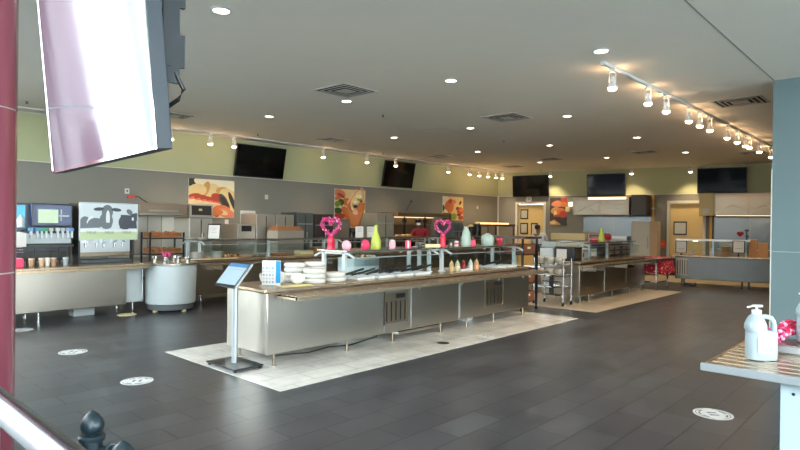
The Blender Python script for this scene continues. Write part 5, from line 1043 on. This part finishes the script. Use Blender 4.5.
def jug(label, loc, rz):
    j = thing('sanitizer_jug', label, 'jug', loc, rz, 'white sanitizer pump jugs')
    mt_ = M('translucent_jug', (156, 171, 180), .3)
    n = 28; prof = [(.0, .086, .056), (.01, .09, .06), (.145, .09, .06), (.162, .088, .058), (.172, .06, .054), (.20, .058, .054), (.225, .052, .05), (.245, .04, .04), (.26, .024, .024), (.268, .022, .022)]
    vs = []; fs = []
    for z, a, b in prof:
        for k_ in range(n):
            th = k_*2*PI/n; c_, s_ = math.cos(th), math.sin(th); p = 3.2 if z < .21 else 2.2
            sh_ = 0 if z < .168 else .034; a_ = a*.88; vs.append((a_*math.copysign(abs(c_)**(2/p), c_)-sh_, b*math.copysign(abs(s_)**(2/p), s_), z))
    for q in range(len(prof)-1):
        for k_ in range(n): fs.append((q*n+k_, q*n+(k_+1) % n, (q+1)*n+(k_+1) % n, (q+1)*n+k_))
    fs += [tuple(range(n))[::-1], tuple((len(prof)-1)*n+k_ for k_ in range(n))]
    m_ = MB(); m_._add(vs, fs, 0); m_.obj('jug_body', mt_, j, sharp=60)
    MB().tube([(-.03, 0, .243), (.02, 0, .247), (.054, 0, .238), (.070, 0, .215), (.074, 0, .185), (.072, 0, .14)], [.014, .0145, .0145, .0145, .015, .016]).obj('jug_handle', mt_, j)
    MB().lathe([(.026, .262), (.027, .285), (.012, .29)], (-.03, 0, 0), 20).obj('cap', mWhite, j)
    MB().cyl((-.03, 0, .285), (-.03, 0, .305), .006).box(-.05, .0, -.011, .011, .303, .315).cyl((-.045, 0, .308), (-.085, 0, .30), .005).obj('pump', mWhite, j)
    MB().box(-.055, .03, -.0635, -.0605, .045, .135).obj('paper_label', mPaper, j)
    MB().box(-.02, .02, -.0645, -.0635, .058, .064).box(-.045, .0, -.0645, -.0635, .12, .124).obj('label_print', mGreyInk, j)
    return j
jp = on(759, 360, ZT); jug('white sanitizer jug with pump, label and loop handle on the steel counter', (jp.x, jp.y+.05, ZT), math.radians(43))
jp2 = on(812, 344, .95); jug('second white jug cut off by the right edge, standing on the steel tray', (jp2.x, jp2.y, .9625), math.radians(43))
tr = on(812, 354, ZT)
t = thing('steel_tray', 'raised steel tray behind the jug at the right edge', 'tray', (tr.x, tr.y+.02, ZT), 0); MB().box(-.22, .45, -.13, .17, 0, .045).obj('tray_body', mAlu, t, bevel=.006); MB().box(-.21, .44, -.12, .16, .045, .05).obj('tray_face', mSteel, t)
le = on(780, 352, ZT+.02)
t = thing('flower_lei', 'pink and magenta flower lei lying on the steel counter beside the jug', 'lei', (le.x-.02, le.y+.1, ZT)); k = MB()
lpts = [Vector((-.045, -.11, .05)), Vector((-.05, -.06, .09)), Vector((-.045, .04, .08)), Vector((-.02, .14, .11)), Vector((.02, .24, .13)), Vector((.07, .36, .12))]
MB().tube(lpts, .012).obj('cord', mPink, t)
for i in range(240):
    f_ = random.random()*4.999; a = int(f_); p = lpts[a].lerp(lpts[a+1], f_-a); d = Vector((random.gauss(0, 1), random.gauss(0, 1), random.gauss(0, 1))).normalized()*.042; q = p+d; q.z = max(q.z, .012)
    k.sph(q, random.uniform(.009, .014), m=(0 if f_ < 3 else 1) if random.random() < .7 else 2, n=6)
o = k.obj('petals', [mPink, M('magenta_petal', (196, 24, 72), .5), M('pale_petal', (236, 170, 196), .5)], t)
# ================================================================ PEOPLE
def skin_mesh(name, verts, edges, mat, parent=None, sub=1):
    me = bpy.data.meshes.new(name); me.from_pydata([v[0] for v in verts], edges, []); me.materials.append(mat)
    o = bpy.data.objects.new(name, me); COL.objects.link(o)
    if parent: o.parent = parent
    o.modifiers.new('skin', 'SKIN')
    if not me.skin_vertices: me.skin_vertices.new()
    for i, v in enumerate(verts):
        r_ = v[1]; r_ = (r_, r_) if not hasattr(r_, '__len__') else r_
        me.skin_vertices[0].data[i].radius = r_
    me.skin_vertices[0].data[0].use_root = True
    s_ = o.modifiers.new('sub', 'SUBSURF'); s_.levels = sub; s_.render_levels = sub
    o.modifiers['skin'].use_smooth_shade = True
    return o
def person(label, loc, rz, J, shirt, pants, skin, hairmat, mask, extra=None):
    # J joints (local, facing -y): hip, chest, neck, head; elbow/wrist/hand l,r ; knee/ankle l,r
    t = thing('person', label, 'person', loc, rz)
    V = []; Ed = []
    def v(p, r, frm=None):
        V.append((tuple(p), r)); i = len(V)-1
        if frm is not None: Ed.append((frm, i))
        return i
    hip, ch, nk, hd = [Vector(J[k_]) for k_ in ('hip', 'chest', 'neck', 'head')]
    a = v(hip, (.13, .10)); b = v(hip.lerp(ch, .5), (.115, .09), a); c_ = v(ch, (.14, .10), b); d = v(nk, (.052, .052), c_); up = (hd-nk).normalized()
    e = v(hd-up*.05+Vector((0, -.01, 0)), (.066, .072), d); g_ = v(hd+up*.03, (.078, .088), e); v(hd+up*.095, (.052, .06), g_)
    for s_, k_ in ((-1, 'l'), (1, 'r')):
        sh = Vector(J['sh'+k_]); el = Vector(J['el'+k_]); wr = Vector(J['wr'+k_])
        i = v(sh, .052, c_); i = v(sh.lerp(el, .5), .046, i); i = v(el, .038, i); i = v(el.lerp(wr, .4), .036, i); i = v(wr, .025, i)
        dd = (wr-el).normalized(); side = dd.cross(Vector((0, 1, 0)));  side = side.normalized() if side.length > .2 else Vector((1, 0, 0)); nrm = side.cross(dd)
        pm_ = v(wr+dd*.05, (.03, .016), i)
        for q, (o_, ln) in enumerate(((-.032, .06), (-.011, .075), (.011, .07), (.032, .055))):
            r0 = v(wr+dd*.085+side*o_, .010, pm_); r1 = v(wr+dd*(.085+ln*.55)+side*o_*1.15+nrm*.008, .009, r0); v(wr+dd*(.085+ln)+side*o_*1.1+nrm*.024, .008, r1)
        r0 = v(wr+dd*.035+side*.042*(-s_), .011, i); v(wr+dd*.075+side*.062*(-s_)+nrm*.01, .009, r0)
        hp_ = v(hip+Vector((s_*.09, 0, -.06)), .088, a); kn = Vector(J['kn'+k_]); an = Vector(J['an'+k_])
        i = v((hip+Vector((s_*.09, 0, -.06))).lerp(kn, .5), .078, hp_); i = v(kn, .056, i); i = v(kn.lerp(an, .4), .053, i); i = v(an, .036, i); i = v(an+Vector((0, -.08, -.045)), (.035, .026), i); v(an+Vector((0, -.17, -.055)), (.032, .02), i)
    skin_mesh('body', V, Ed, skin, t, 2)
    V2 = []; E2 = []
    def w(p, r, frm=None):
        V2.append((tuple(p), r)); i = len(V2)-1
        if frm is not None: E2.append((frm, i))
        return i
    a = w(hip+Vector((0, 0, -.04)), (.158, .125)); b = w(hip.lerp(ch, .5), (.15, .12), a); c_ = w(ch, (.18, .14), b); w(nk-up*.02, (.078, .078), c_)
    for k_ in 'lr':
        sh = Vector(J['sh'+k_]); el = Vector(J['el'+k_]); wr = Vector(J['wr'+k_]); i = w(sh, .072, c_); i = w(sh.lerp(el, .5), .064, i); i = w(el, .054, i)
        if J.get('long'): w(el.lerp(wr, .8), .042, i)
    skin_mesh('shirt', V2, E2, shirt, t, 2)
    V2 = []; E2 = []
    a = w(hip, (.14, .112))
    for s_, k_ in ((-1, 'l'), (1, 'r')):
        h0 = hip+Vector((s_*.09, 0, -.06)); kn = Vector(J['kn'+k_]); an = Vector(J['an'+k_]); i = w(h0, .102, a); i = w(h0.lerp(kn, .5), .092, i); i = w(kn, .07, i); i = w(kn.lerp(an, .5), .064, i); w(an+Vector((0, 0, .03)), .052, i)
    skin_mesh('trousers', V2, E2, pants, t, 2)
    for s_, k_ in ((-1, 'l'), (1, 'r')):
        an = Vector(J['an'+k_]); MB().sph(an+Vector((0, -.06, -.045)), (.052, .135, .045), n=14).obj('shoe', mBlack, t)
    hr = MB().sph(hd+up*.055+Vector((0, .022, 0)), (.098, .105, .082), n=20); hr.obj('hair', hairmat, t)
    for s_ in (-1, 1):
        MB().sph(hd+Vector((s_*.03, -.096, .0)), (.011, .006, .007), n=8).obj('eye', mBlack, t); MB().sph(hd+Vector((s_*.086, .0, -.02)), (.012, .02, .03), n=8).obj('ear', skin, t)
    if mask: 
        MB().sph(hd+Vector((0, -.062, -.052)), (.064, .05, .045), n=16).obj('face_mask', mask, t)
        MB().tube([hd+Vector((-.055, -.07, -.03)), hd+Vector((-.09, 0, -.01))], .003).tube([hd+Vector((.055, -.07, -.03)), hd+Vector((.09, 0, -.01))], .003).obj('mask_strap', mask, t)
    else: MB().sph(hd+Vector((0, -.10, -.025)), (.013, .018, .02), n=8).obj('nose', skin, t)
    if extra: extra(t, hd, up, hip, ch)
    return t
def legs(d=0): return dict(knl=(-.10, -.03, .50), knr=(.10, -.03, .50), anl=(-.11, 0, .085), anr=(.11, 0, .085))
Xp = -12.25; yp = YX(355.5, Xp, 215)
J = dict(hip=(0, 0, .95), chest=(0, 0, 1.30), neck=(0, 0, 1.47), head=(0, -.02, 1.62), shl=(-.17, 0, 1.41), shr=(.17, 0, 1.41), ell=(-.21, -.06, 1.68), elr=(.23, -.06, 1.70), wrl=(-.03, -.08, 1.93), wrr=(.19, -.08, 1.96), **legs())
stool_h = .56
def cap1(t, hd, up, hip, ch):
    MB().sph(hd+up*.06, (.104, .108, .075), n=20).obj('pale_cap', mCream, t)
pr_ = person('person in rust orange shirt and black mask reaching both arms up', (Xp, yp, stool_h), math.radians(43), J, mOrange, mBlack, mSkin, mHair, mBlack, cap1)
t = thing('step_stool', 'low step stool under the person reaching up', 'stool', (Xp, yp, 0), math.radians(43)); MB().box(-.25, .25, -.2, .2, stool_h-.03, stool_h).obj('tread', mAlu, t); MB().box(-.25, .25, -.42, -.22, .24, .27).obj('lower_tread', mAlu, t)
for x in (-.23, .23):
    MB().cyl((x, -.4, 0), (x, -.18, stool_h-.03), .014).obj('leg', mAlu, t); MB().cyl((x, .22, 0), (x, .18, stool_h-.03), .014).obj('leg', mAlu, t)
Xp = -11.95; yp = YX(420.5, Xp, 222)
J = dict(hip=(0, .02, .96), chest=(-.02, -.03, 1.36), neck=(-.04, -.07, 1.54), head=(-.06, -.12, 1.71), shl=(-.20, -.05, 1.45), shr=(.18, -.04, 1.45), ell=(-.31, -.14, 1.24), elr=(.29, -.12, 1.24), wrl=(-.24, -.36, 1.22), wrr=(.05, -.34, 1.22), long=1, **legs())
def cap2(t, hd, up, hip, ch):
    MB().sph(hd+up*.07, (.102, .108, .07), n=20).box(hd.x-.06, hd.x+.06, hd.y-.19, hd.y-.08, hd.z+.06, hd.z+.07).obj('dark_cap', mBlack, t)
    MB().box(-.14, .14, -.14, -.11, .55, 1.05).obj('apron', mBlack, t)
person('person in a red shirt, dark cap and white mask at the counter', (Xp, yp, 0), math.radians(40), J, mRedShirt, mBlack, mSkinB, mHair, mWhite, cap2)
u, _ = UZ(539, 225, 3.6); pc = B(u, 3.6, 0)
J = dict(hip=(0, 0, .93), chest=(.0, -.05, 1.27), neck=(.03, -.08, 1.42), head=(.05, -.13, 1.555), shl=(-.19, -.04, 1.35), shr=(.19, -.04, 1.35), ell=(-.27, -.1, 1.10), elr=(.27, -.1, 1.10), wrl=(-.18, -.33, 1.04), wrr=(.2, -.33, 1.04), long=1, **legs())
def apr(t, hd, up, hip, ch): 
    MB().box(-.15, .15, .13, .145, 1.0, 1.035).box(-.03, .03, .145, .155, .8, 1.02).obj('apron_strings', mBlack, t)
person('person in a white chef jacket with dark hair, seen from behind beyond the rack', tuple(pc), math.radians(205), J, mWhite, mBlack, mSkinB, mHair, None, apr)
# prep tables where the chef works
ua = u-.2; t = BTB('prep_table', 'pale prep counter with cream fronts where the white-jacketed person works', 'table', ua, ua+2.4, 2.3, 3.1)
bk_box(t, ua+.1, ua+2.3, 2.35, 3.05, .1, .88, 'cabinet', mSteelD); bk_box(t, ua+.05, ua+2.35, 2.3, 3.1, .88, .92, 'worktop', mSteel); bk_box(t, ua+.35, ua+1.5, 2.4, 2.75, 1.18, 1.40, 'upper_bin', mCream); bk_box(t, ua+.35, ua+1.5, 2.4, 2.8, .94, 1.10, 'lower_bin', mCream); bk_box(t, ua+.3, ua+1.55, 2.4, 2.8, 1.12, 1.15, 'bin_shelf', mSteel)
for a in (ua+.3, ua+1.55): bk_box(t, a-.02, a+.02, 2.42, 2.46, .92, 1.4, 'post', mSteel)
t = BTB('red_display', 'red and white packet display on the prep counter', 'display', ua+1.6, ua+2.2, 2.4, 2.6); bk_box(t, ua+1.62, ua+2.15, 2.42, 2.6, .921, 1.36, 'display_box', M('deep_maroon', (74, 30, 32), .4)); bk_box(t, ua+1.66, ua+2.1, 2.6, 2.61, 1.26, 1.3, 'light_label', mPaper)
for o in list(bpy.data.objects):
    for k_ in ('_u', '_o'):
        if k_ in o: del o[k_]
# ---------------------------------------------------------------- view
S.view_settings.view_transform = 'Standard'; S.view_settings.look = 'None'; S.view_settings.gamma = 1; S.view_settings.use_curve_mapping = False
S.view_settings.exposure = .75
